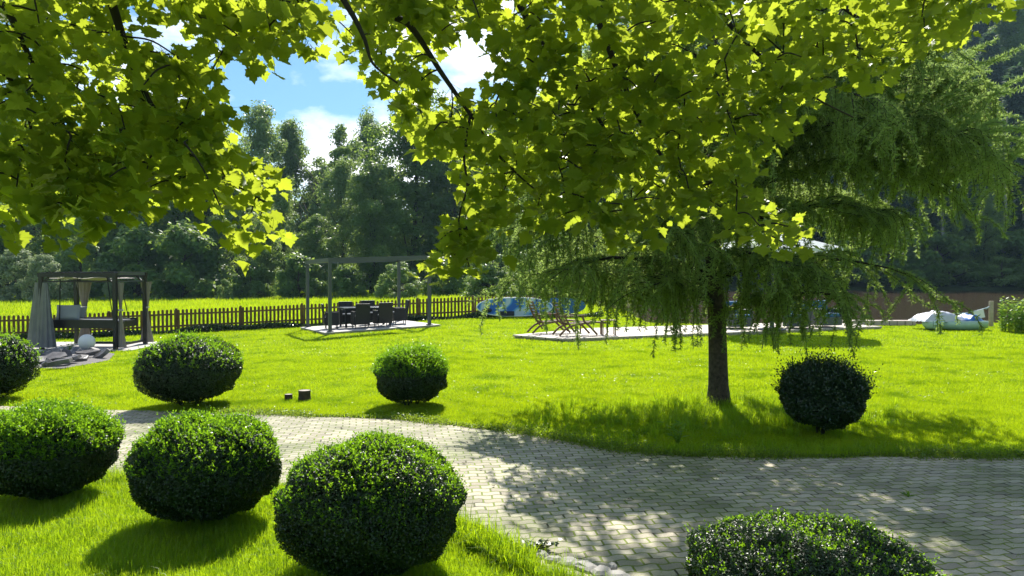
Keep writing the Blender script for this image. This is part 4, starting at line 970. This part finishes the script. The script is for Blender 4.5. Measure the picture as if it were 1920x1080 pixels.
for k, px, top, d, w, lab in (
    ('willow', 32, 468, 72, 1.25, 'silvery green willow bush at the left edge of the meadow'),
    ('willow', 82, 478, 70, 1.0, 'silvery willow bush second from the left, beside the swing bed'),
    ('palebush', 150, 455, 78, 1.2, 'green grey bush behind the swing bed roof'),
    ('willow', 205, 520, 70, .8, 'small pale bush seen through the swing bed'),
    ('bush', 260, 430, 74, 1.2, 'dark bush right of the swing bed top'),
    ('bush', 345, 425, 73, 1.1, 'dark rounded bush with a lit right edge above the big front shrub'),
    ('palebush', 422, 522, 68, .8, 'small yellow green bush at the meadow edge between the trees'),
    ('bush', 470, 490, 70, 1.0, 'dark bush left of the pergola'),
    ('bush', 560, 480, 69, 1.1, 'dark bush behind the left pergola post'),
    ('bush', 650, 500, 67, 1.2, 'low dark bush framed by the pergola'),
    ('palebush', 745, 490, 62, 1.15, 'pale bush framed by the right side of the pergola'),
    ('bush', 840, 480, 66, 1.2, 'dark bush right of the pergola over the fence'),
    ('palebush', 925, 470, 58, 1.2, 'light green bush above the paddle board tip'),
    ('palebush', 1010, 460, 56, 1.2, 'light green bush behind the paddle boards and larch strands'),
    ('bush', 1080, 440, 60, 1.3, 'dark bush behind the left larch strands')):
    put(k, px, top, d, lab, G2, w)
# far bank of the pond and the wooded hill
G3 = 'trees and bushes on the far bank of the pond'
i = 0
banks = ['left of the larch trunk', 'just right of the larch trunk', 'behind the parasol', 'below the larch bough', 'left of the visible water', 'over the pedal boat', 'above the timber post', 'at the right picture edge']
for k_, (px, top, d, kd, w) in enumerate(((1150, 400, 97, 'bush', 1.5), (1330, 410, 97, 'dark', 1.0), (1460, 400, 97, 'pale', 1.0), (1580, 380, 98, 'dark', 1.0), (1670, 430, 97, 'bush', 1.4), (1760, 440, 97, 'bush', 1.5), (1850, 350, 99, 'pale', 1.0), (1940, 430, 97, 'bush', 1.5))):
    put(kd, px, top, d, ('dark ' if kd != 'pale' else 'pale ')+('bush' if kd == 'bush' else 'tree')+' on the far pond bank, '+banks[k_], G3, w)
for k_, (px, top, d, kd, w) in enumerate(((1700, 470, 96, 'palebush', 1.2), (1800, 355, 101, 'pale', .9), (1880, 480, 95, 'palebush', 1.5), (1700, 330, 104, 'dark2', 1.1))):
    put(kd, px, top, d, ['pale bush at the water line left of the pedal boat', 'light green conical tree on the bank in front of the dark hill', 'reedy green bush at the far water line on the right', 'dark slender tree on the bank right of the larch'][k_], G3, w)
M['pale_bark'] = plain('pale_bark', (.34, .33, .30), .8, (.16, .15, .13), 3)
for (px, pb, d, hgt), lab in zip(((1742, 300, 104, 17), (1855, 330, 103, 22), (1890, 290, 104, 14), (1700, 330, 105, 15)), ('pale bare trunk on the hillside just above the larch tips', 'tallest pale bare trunk standing on the dark hillside at the right', 'thin pale trunk at the right picture edge on the hillside', 'short pale trunk on the hillside left of the others')):
    p = at(px, 400, d); z = g(p.x, d); t = MB(); t.tube([(0, 0, 0), (.2, 0, hgt*.4), (.1, .1, hgt*.75), (.3, 0, hgt)], [.26, .2, .13, .04], 8)
    for k in range(7):
        q = hgt*(.45+.07*k); a = k*2.1; t.tube([(.15, 0, q), (.15+math.cos(a)*.8, math.sin(a)*.8, q+.3), (.15+math.cos(a)*1.6, math.sin(a)*1.6, q+.9)], [.06, .035, .015], 5)
    root = empty('bare_tree', (p.x, d-3, g(p.x, d-3)-.2)); t.build('trunk', M['pale_bark'], root); tag(root, lab, 'tree', 'pale bare trunks on the hillside')
G4 = 'forest trees on the dark hillside'
rr = random.Random(12); rows = [(105, 6.5), (114, 6.5), (125, 7), (138, 7.5), (153, 8.5), (170, 10)]; cnt = 0
for ri, (d, sp_) in enumerate(rows):
    x = -8+rr.uniform(0, 4)
    while x < d*.82:
        y_ = d+rr.uniform(-4, 4); z = g(x, y_); kd = rr.choice(['spruce', 'spruce2', 'spruce', 'dark2', 'dark']); o, first = proto(kd); c = o if first else copy_tree(o)
        h = rr.uniform(19, 27); s = h/HH[kd]; c.location = (x, y_, z-.2); c.scale = (s*1.05, s*1.05, s); c.rotation_euler = (0, 0, rr.uniform(0, 6.28))
        rw = ['lowest row', 'second row up', 'third row up', 'middle of the slope', 'upper slope', 'crest row'][ri]; pos = 'above the larch' if x < d*.46 else 'right of the larch'; kn = 'spruce' if 'spruce' in kd else 'broadleaf tree'; tag(c, 'dark '+kn+' in the hillside forest, '+rw+', '+pos, 'tree', 'hillside '+kn+'s, '+rw+', '+pos); x += sp_*rr.uniform(.7, 1.3); cnt += 1
for d in (118, 132):
    x = -110
    while x < -8:
        kd = rr.choice(['spruce', 'dark', 'dark2']); o, first = proto(kd); c = o if first else copy_tree(o); h = rr.uniform(13, 19) if x > -45 else rr.uniform(18, 24); s = h/HH[kd]; y_ = d+rr.uniform(-4, 4)
        c.location = (x, y_, g(x, y_)-.2); c.scale = (s*1.1, s*1.1, s); c.rotation_euler = (0, 0, rr.uniform(0, 6.28))
        tag(c, 'dark '+('spruce' if 'spruce' in kd else 'broadleaf tree')+' in the rear forest row beyond the meadow trees', 'tree', 'rear forest row beyond the meadow'+(' (spruces)' if 'spruce' in kd else ' (broadleaf)')); x += rr.uniform(6, 11)

# ------------------------------------------------------------------ weeping larch
def build_larch():
    bx, by = 3.17, 11.8; root = empty('weeping_larch', (bx, by, g(bx, by))); tag(root, 'weeping larch with a straight brown trunk and hanging needle strands on the lawn', 'tree')
    rr = random.Random(77); r_ = np.random.default_rng(77)
    tr = MB(); TP = curve([(0, 0, -.1), (-.03, .02, 1.2), (-.10, .03, 2.5), (-.16, .0, 4.2), (-.1, .05, 6.2), (0, 0, 8.2)], 6)
    rad = []
    for p in TP:
        z = p.z; rad.append(.132*(1-z/9.5)+.07*math.exp(-max(z, 0)/.14)+.02)
    tr.tube(TP, rad, 16); tr.build('trunk', M['larch_bark'], root)
    def trunk_at(z):
        for a, b_ in zip(TP[:-1], TP[1:]):
            if a.z <= z <= b_.z: return a.lerp(b_, (z-a.z)/(b_.z-a.z))
        return TP[-1]
    # boughs: (start z, end x,y,z, arch)
    boughs = [(1.45, (1.3, -1.5, 1.75), .15), (1.55, (-1.3, -1.6, 1.9), .2), (1.8, (-3.1, .3, 1.95), .3), (1.95, (2.4, -1.1, 2.1), .25), (2.0, (-2.4, -1.3, 2.1), .25), (2.2, (.4, -1.9, 2.15), .2), (1.9, (-2.6, 1.4, 2.2), .3), 
              (1.62, (-1.9, -.4, 2.05), .15), (2.3, (-2.7, .8, 2.35), .35), (2.5, (-2.9, -.7, 2.7), .4),
              (2.9, (-1.2, -1.9, 2.6), .3), (2.9, (3.4, 1.3, 2.95), .45), (3.0, (2.9, 2.0, 3.3), .4), (2.6, (2.3, -.9, 2.9), .3), (3.1, (3.5, -.2, 3.35), .5), (3.2, (-3.3, .2, 3.1), .5), (3.3, (.9, 2.3, 3.0), .3), (3.4, (-1.0, 2.4, 3.1), .3),
              (3.6, (3.9, .6, 4.1), .55), (3.7, (3.3, -1.4, 3.9), .5), (3.8, (-2.9, -1.5, 3.6), .5), (4.0, (3.7, -.5, 4.75), .45), (4.1, (-3.2, 1.3, 4.0), .5), (4.3, (1.2, -2.5, 4.1), .4), (4.4, (-.9, -2.6, 4.0), .4),
              (4.6, (3.1, 1.4, 5.0), .4), (4.7, (-2.7, .1, 4.6), .5), (4.9, (2.6, -1.5, 5.1), .3), (5.2, (-2.2, -1.5, 4.9), .4), (5.3, (.3, 2.3, 5.0), .4), (5.6, (2.3, .4, 5.7), .3), (5.8, (-2.0, .9, 5.3), .4),
              (6.1, (1.4, -1.3, 5.9), .3), (6.4, (-1.3, -.9, 6.0), .3), (6.8, (1.2, .9, 6.5), .3), (7.2, (-.8, .5, 6.8), .2), (4.15, (4.35, .0, 4.6), .5), (3.9, (4.2, .9, 4.2), .5), (3.5, (4.3, -.7, 3.6), .55)]
    bm_ = MB(); BP = []
    for z0, e, arch in boughs:
        a = trunk_at(z0); e = Vector(e); e.x *= .90 if e.x > 2 else 1; m1 = a.lerp(e, .35)+Vector((rr.uniform(-.12, .12), rr.uniform(-.12, .12), arch*.7)); m2 = a.lerp(e, .72)+Vector((rr.uniform(-.12, .12), rr.uniform(-.12, .12), arch*.75))
        P = curve([a, m1, m2, e], 7); k = len(P); r0 = .05*(1-z0/11); bm_.tube(P, [r0*(1-i/k)+.007 for i in range(k)], 6); BP.append(P)
    # branchlets off the boughs
    sub = []
    for P in BP:
        k = len(P)
        for i in range(3, k, 1):
            for s in range(2):
                if rr.random() < (.15 if P[i].z > 2.6 else .55): continue
                t = (P[min(i+1, k-1)]-P[i-1]).normalized(); an = rr.choice((-1, 1))*rr.uniform(.5, 1.25); d = Matrix.Rotation(an, 3, 'Z') @ t; L_ = rr.uniform(.35, .95)
                a = P[i]; e = a+d*L_+Vector((0, 0, rr.uniform(-.45, .10)*L_)); m1 = a.lerp(e, .5)+Vector((0, 0, .08)); Q = curve([a, m1, e], 4); bm_.tube(Q, [.010, .009, .008, .007, .006, .005, .004, .004, .003][:len(Q)], 4); sub.append(Q)
    bm_.build('bough', M['twig'], root)
    # hanging strands
    strands = []
    def strand(a, L_, drift):
        n_ = 7; pts = []; dx, dy = drift
        for i in range(n_+1):
            t = i/n_; out = 1-(1-t)**2; pts.append(a+Vector((dx*out+.03*math.sin(t*5+dx*40), dy*out+.03*math.cos(t*4+dy*50), -L_*t**1.25+.06*math.sin(math.pi*min(1, t*2))*.5)))
        strands.append(pts)
    for P in BP:
        k = len(P)
        for i in range(2, k):
            cl_ = math.sin(P[i].x*4.3+P[i].y*3.1+P[i].z*5)
            for s in range(3):
                if rr.random() < (.34+.40*cl_)*(1 if P[i].z > 2.7 else .5): zt_ = P[i].z; strand(P[i], min(zt_-.75, rr.uniform(.2, .95)*(1.1 if zt_ > 3 else .85)), (rr.gauss(0, .26), rr.gauss(0, .22)))
    for Q in sub:
        for i in range(1, len(Q), 1):
            if rr.random() < .40+.35*math.sin(Q[i].x*5.1+Q[i].z*4+Q[i].y*2): strand(Q[i], min(Q[i].z-.6, rr.uniform(.12, .62)), (rr.gauss(0, .24), rr.gauss(0, .2)))
    # a few upturned light tips at the right end
    tips = []
    for P in BP:
        if P[-1].x > 1.8 and P[-1].z > 3.3:
            for s in range(22):
                a = P[rr.randint(len(P)-13, len(P)-1)]; d = Vector((rr.uniform(.15, 1), rr.uniform(-.7, .5), rr.uniform(-.05, .75))).normalized(); L_ = rr.uniform(.4, 1.15)
                tips.append([a+d*L_*t/6+Vector((0, 0, .10*math.sin(t/6*2.2)-.08*(t/6)**2)) for t in range(7)])
    for P in BP[:16]:
        for i in range(4, len(P), 2):
            if P[i].z < 2.7 and rr.random() < .5: strand(P[i], min(P[i].z-.95, rr.uniform(.7, 1.3)), (rr.uniform(-.15, .15), rr.uniform(-.15, .15)))
    st = MB()
    for s in strands+tips: st.tube(s[::2]+[s[-1]] if len(s) % 2 == 0 else s[::2], .0035, 3, False)
    st.build('strand', M['twig'], root)
    def needles(SS, dens, ln, wd, seed):
        A, D = [], []
        for s in SS:
            for a, b_ in zip(s[:-1], s[1:]): A.append(tuple(a)); D.append(tuple(b_-a))
        A = np.array(A); D = np.array(D); Ls = np.linalg.norm(D, axis=1); cnt_ = np.maximum(1, (Ls*dens)).astype(int); idx = np.repeat(np.arange(len(A)), cnt_); r2 = np.random.default_rng(seed)
        P = A[idx]+D[idx]*r2.uniform(0, 1, len(idx))[:, None]; t = norm(D[idx]+1e-6); rd = norm(r2.normal(size=P.shape)); T = norm(rd+t*.55); N = norm(np.cross(T, r2.normal(size=P.shape)))
        V, Fc = leaf_quads(P, N, T, ln*r2.uniform(.6, 1.3, len(P)), wd, 0); return V, Fc
    V, Fc = needles(strands, 210, .062, .015, 3); V2, F2 = needles(sub, 240, .055, .013, 4); 
    fast('hanging_needles', np.concatenate([V, V2]), np.concatenate([Fc, F2+len(V)]), M['larch'], root)
    V, Fc = needles(tips, 420, .065, .012, 5); fast('needle_tips', V, Fc, M['larch_tip'], root)
    print('larch strands', len(strands), 'needles', len(Fc))
build_larch()

# ------------------------------------------------------------------ overhanging maple
def build_maple():
    base = Vector((-5.2, 1.2, 0)); root = empty('maple_tree', base); tag(root, 'maple tree overhanging the view with backlit yellow green lobed leaves', 'tree')
    rr = random.Random(99); r_ = np.random.default_rng(99)
    rel = lambda p: Vector(p)-base
    fork = Vector((-4.7, 1.7, 4.3)); top = Vector((-4.2, 2.6, 7.5))
    MB().tube([rel(p) for p in curve([base+Vector((0, 0, -.1)), (-5.15, 1.3, 1.6), (-4.95, 1.5, 3.2), fork, (-4.4, 2.2, 5.8), top], 6)], [.27-.0065*i for i in range(31)], 16).build('trunk', M['bark'], root)
    def pl(lst): return [at(*p) for p in lst]
    S = lambda x, y, z: Vector((x, y, z))
    boughs = [([fork, S(-3.2, 3.4, 4.9), S(-1.9, 4.4, 4.6)], pl([(600, -130, 4.9), (720, 15, 4.9), (770, 50, 4.9), (830, 140, 4.9), (882, 215, 4.9), (925, 280, 5.0), (985, 340, 5.1), (1060, 400, 5.2)])),
        ([fork, S(-3.4, 3.2, 4.7), S(-2.1, 4.3, 4.4)], pl([(560, -120, 4.5), (650, 10, 4.5), (682, 70, 4.5), (700, 120, 4.5), (745, 156, 4.6)])),
        ([fork, S(-3.9, 2.6, 4.3)], pl([(120, -200, 4.0), (200, -20, 4.3), (235, 85, 4.5), (270, 170, 4.6), (290, 205, 4.6), (345, 280, 4.7), (430, 340, 4.8), (510, 385, 4.9)])),
        ([fork-Vector((0, 0, .4)), S(-4.0, 2.8, 4.0)], pl([(-120, -120, 4.2), (5, 10, 4.4), (40, 75, 4.5), (85, 170, 4.7), (150, 290, 4.9), (200, 390, 5.0)])),
        ([fork-Vector((0, 0, .6)), S(-4.1, 2.9, 3.6)], pl([(-200, 60, 4.3), (-60, 110, 4.6), (20, 150, 4.8), (60, 250, 5.0), (60, 350, 5.1)])),
        ([S(-4.4, 2.2, 5.8), S(-2.0, 4.2, 5.9), S(-.4, 5.0, 5.2)], pl([(900, -150, 5.2), (980, 20, 5.2), (1035, 110, 5.2), (1095, 180, 5.2), (1150, 265, 5.3), (1215, 335, 5.4), (1290, 380, 5.5)])),
        ([S(-4.4, 2.2, 5.9), S(-1.5, 4.4, 6.1), S(.2, 5.2, 5.4)], pl([(1060, -130, 5.4), (1130, 60, 5.4), (1172, 165, 5.4), (1225, 270, 5.5), (1285, 340, 5.6), (1380, 405, 5.7), (1470, 455, 5.8)])),
        ([top-Vector((0, 0, .8)), S(-1.2, 4.6, 6.9), S(1.0, 5.4, 5.8)], pl([(1260, -120, 5.7), (1340, 10, 5.7), (1410, 90, 5.7), (1480, 150, 5.8), (1540, 190, 5.9), (1600, 220, 6.0)])),
        ([top-Vector((0, 0, .5)), S(-.8, 4.8, 7.2), S(1.6, 5.6, 5.9)], pl([(1440, -140, 5.8), (1540, -20, 5.9), (1620, 40, 6.0), (1700, 80, 6.0), (1790, 40, 6.1)])),
        ([S(-4.3, 2.4, 6.4), S(-2.6, 4.8, 6.2)], pl([(420, -120, 5.3), (440, -10, 5.4), (470, 50, 5.5), (520, 90, 5.6)])),
    ]
    bm_ = MB(); nodes = []
    for lead, mainp in boughs:
        P = curve(lead+mainp, 8); k = len(P); bm_.tube([rel(p) for p in P], [max(.006, (.055*(1-(i/k))**1.15*.68+.003)) for i in range(k)], 8)
        nodes += P[len(lead)*8-6:]
    extra = curve(pl([(882, 215, 4.9), (870, 290, 4.85), (876, 350, 4.8), (862, 400, 4.8), (862, 440, 4.8), (880, 500, 4.8)]), 6); bm_.tube([rel(p) for p in extra], [.010-.0002*i for i in range(len(extra))], 6); nodes += extra
    # spray targets: seen region (lower skirt of the crown) + crown above the picture
    left = [(-60, 425), (40, 425), (120, 440), (200, 445), (232, 395), (330, 395), (400, 430), (480, 462), (560, 415), (552, 360), (500, 290), (440, 235), (425, 160), (455, 120), (540, 105), (600, 80), (640, 20), (600, -60), (-60, -60)]
    right = [(640, -60), (640, 60), (640, 120), (700, 150), (722, 200), (728, 260), (800, 290), (850, 340), (825, 400), (800, 470), (835, 500), (925, 505), (920, 440), (1000, 425), (1180, 455), (1250, 415), (1320, 395), (1410, 470), (1515, 490), (1515, 420), (1490, 370), (1430, 330), (1440, 280), (1540, 225), (1570, 170), (1650, 165), (1700, 130), (1720, 100), (1850, 60), (1860, -60)]
    hole = [(265, 15), (300, 25), (345, 75), (320, 100), (270, 60)]
    gap = [(395, 120), (640, 40), (640, 140), (720, 250), (500, 250), (430, 180)]
    hole2 = [(815, 100), (900, 90), (900, 165), (850, 185), (815, 150)]
    def sample(poly, n_, d0, d1):
        xs_ = [p[0] for p in poly]; ys_ = [p[1] for p in poly]; out = []
        while len(out) < n_:
            x = r_.uniform(min(xs_), max(xs_)); y = r_.uniform(min(ys_), max(ys_))
            qx = np.array([x, x-34, x+34, x, x-24, x+24]); qy = np.array([y, y, y, y+26, y-24, y-24])
            if inside(poly, qx, np.maximum(qy, -59)).all() or ((y < 10 or len(poly) < 8) and inside(poly, qx[:1], qy[:1])[0]):
                hx = inside(hole, qx, qy).any() or inside(hole2, qx, qy).any() or inside(gap, qx[:1], qy[:1]).any()
                if hx: continue
                out.append(at(x, y-12, r_.uniform(d0, d1)))
        return out
    targets = sample(left, 360, 4.0, 6.0)+sample(right, 560, 4.5, 6.6)+sample([(800, 440), (850, 425), (905, 450), (900, 485), (850, 495), (800, 475)], 7, 4.6, 5.0)
    up_ = []
    while len(up_) < 230:
        x = r_.uniform(-4.6, -.6) if r_.random() < .6 else r_.uniform(-.6, 5.2); y = r_.uniform(3.4, 6.9); z = CAMH+y*r_.uniform(.40, 1.15)
        if z < 3.3 or z > 8: continue
        up_.append(Vector((x, y, z)))
    NP = np.array([tuple(p) for p in nodes]); sprays = []
    tw = MB(); joint = list(nodes)
    order = sorted(range(len(targets)), key=lambda i: np.min(((NP-np.array(targets[i]))**2).sum(1)))
    JN = [tuple(p) for p in nodes]
    for i in order:
        t = targets[i]; J = np.array(JN); d2 = ((J-np.array(t))**2).sum(1); pen = np.maximum(0, t.z-J[:, 2])*.3; j = int(np.argmin(d2+pen)); a = Vector(J[j]); L_ = (t-a).length
        mid = a.lerp(t, .5)+Vector((0, 0, .10*L_)); Q = curve([a, mid, t], 4); tw.tube([rel(q) for q in Q], [max(.003, .0062*(1-q/len(Q)*.4)) for q in range(len(Q))], 5, False)
        JN += [tuple(q) for q in Q[3:]]; d = (Q[-1]-Q[-3]).normalized(); sprays.append((t, d, L_)); 
        if L_ > .45: sprays.append((Q[4], d, .2))
    ub = tw; ub.add(bm_.v, bm_.f, True)
    for t in up_:
        sprays.append((t, Vector((r_.normal(0, .6), r_.normal(.3, .5), -.3)).normalized(), .3))
    for k in range(26):
        t = up_[k*8]; s0 = rr.choice([fork+Vector((.2, .3, 1.2)), top, S(-2.0, 4.2, 6.0), S(-.4, 5.0, 6.2), S(-1.9, 4.4, 5.2)]); ub.tube([rel(s0), rel(s0.lerp(t, .5)+Vector((0, 0, .3))), rel(t)], [.03, .018, .006], 6)
    ub.build('branches', M['twig'], root)
    # leaves
    P, N, T, S_, PA = [], [], [], [], []
    for t, d, L_ in sprays:
        k = rr.randint(8, 13); side = d.cross(Vector((0, 0, 1)))
        if side.length < .1: side = Vector((1, 0, 0))
        side.normalize(); Ls = rr.uniform(.22, .42)
        for i in range(k):
            f = i/(k-1); a = t+d*(f-.6)*Ls+Vector((0, 0, -.06*f)); s = -1 if i % 2 else 1
            pd = (side*s*rr.uniform(.3, 1)+d*rr.uniform(.2, .8)+Vector((rr.uniform(-.3, .3), rr.uniform(-.5, .3), rr.uniform(-.7, .25)))).normalized(); pe = a+pd*rr.uniform(.05, .12)
            n_ = Vector((rr.gauss(0, .42), rr.gauss(.42, .45), .68)).normalized(); tp = (pd*.8+Vector((rr.gauss(0, .25), rr.gauss(0, .2), -.75))).normalized()
            P.append(pe); N.append(n_); T.append(tp); S_.append(rr.triangular(.042, .12, .082)); PA.append((a, pe))
    P = np.array([tuple(p) for p in P]); N = norm(np.array([tuple(p) for p in N])); T = np.array([tuple(p) for p in T]); S_ = np.array(S_)
    T = norm(T-N*(T*N).sum(1, keepdims=True)); B = np.cross(N, T); nL = len(P)
    half = [(.0, .0), (.18, -.12), (.34, -.09), (.33, .04), (.53, .07), (.46, .20), (.66, .47), (.51, .46), (.46, .57), (.34, .54), (.33, .73), (.17, .78), (0, 1.02)]
    out = half+[(-x, y) for x, y in reversed(half[1:-1])]; O = np.array(out); m_ = len(O)
    cen = np.array([[0, .30]]); O2 = np.concatenate([O, cen])
    q = np.random.default_rng(5); curl = q.uniform(-.35, .85, nL); fold = q.uniform(0.02, .35, nL)
    xx = O2[:, 0][None, :]*S_[:, None]*q.uniform(.9, 1.1, nL)[:, None]; yy = O2[:, 1][None, :]*S_[:, None]
    zz = -curl[:, None]*(O2[:, 1][None, :]-.3)**2*S_[:, None]*.7+fold[:, None]*np.abs(O2[:, 0])[None, :]*S_[:, None]+q.normal(0, .03, xx.shape)*S_[:, None]
    V = P[:, None, :]+B[:, None, :]*xx[:, :, None]+T[:, None, :]*yy[:, :, None]+N[:, None, :]*zz[:, :, None]; V = V.reshape(-1, 3)-np.array(tuple(base))
    b0 = (np.arange(nL)*(m_+1))[:, None, None]; tri = np.array([[i, (i+1) % m_, m_] for i in range(m_)])[None]; Fc = (b0+tri).reshape(-1, 3)
    fast('foliage', V, Fc, M['maple'], root)
    # petioles as thin triangles strips
    pv, pf = [], []
    for a, e in PA:
        a = rel(a); e = rel(e); b_ = len(pv); o_ = Vector((.0015, 0, 0)); u_ = Vector((0, 0, .0015)); pv += [tuple(a-o_), tuple(a+o_), tuple(a+u_), tuple(e-o_), tuple(e+o_), tuple(e+u_)]; pf += [(b_, b_+1, b_+4, b_+3), (b_+1, b_+2, b_+5, b_+4), (b_+2, b_, b_+3, b_+5)]
    fast('leaf_stalks', np.array(pv), np.array(pf), M['weed'], root)
    print('maple leaves', nL)
build_maple()

# ------------------------------------------------------------------ haze in the valley air
hz = MB().box((0, 130, 37.5), (526, 386, 83)).build('haze', bpy.data.materials.new('haze_air')); tag(hz, kind='stuff')
hm = hz.data.materials[0]; hm.use_nodes = True; hn = hm.node_tree; hn.nodes.clear()
ho = hn.nodes.new('ShaderNodeOutputMaterial'); pv_ = hn.nodes.new('ShaderNodeVolumePrincipled'); pv_.inputs['Color'].default_value = (.50, .78, 1.0, 1)
pv_.inputs['Density'].default_value = .0002; pv_.inputs['Anisotropy'].default_value = .35; hn.links.new(pv_.outputs['Volume'], ho.inputs['Volume'])
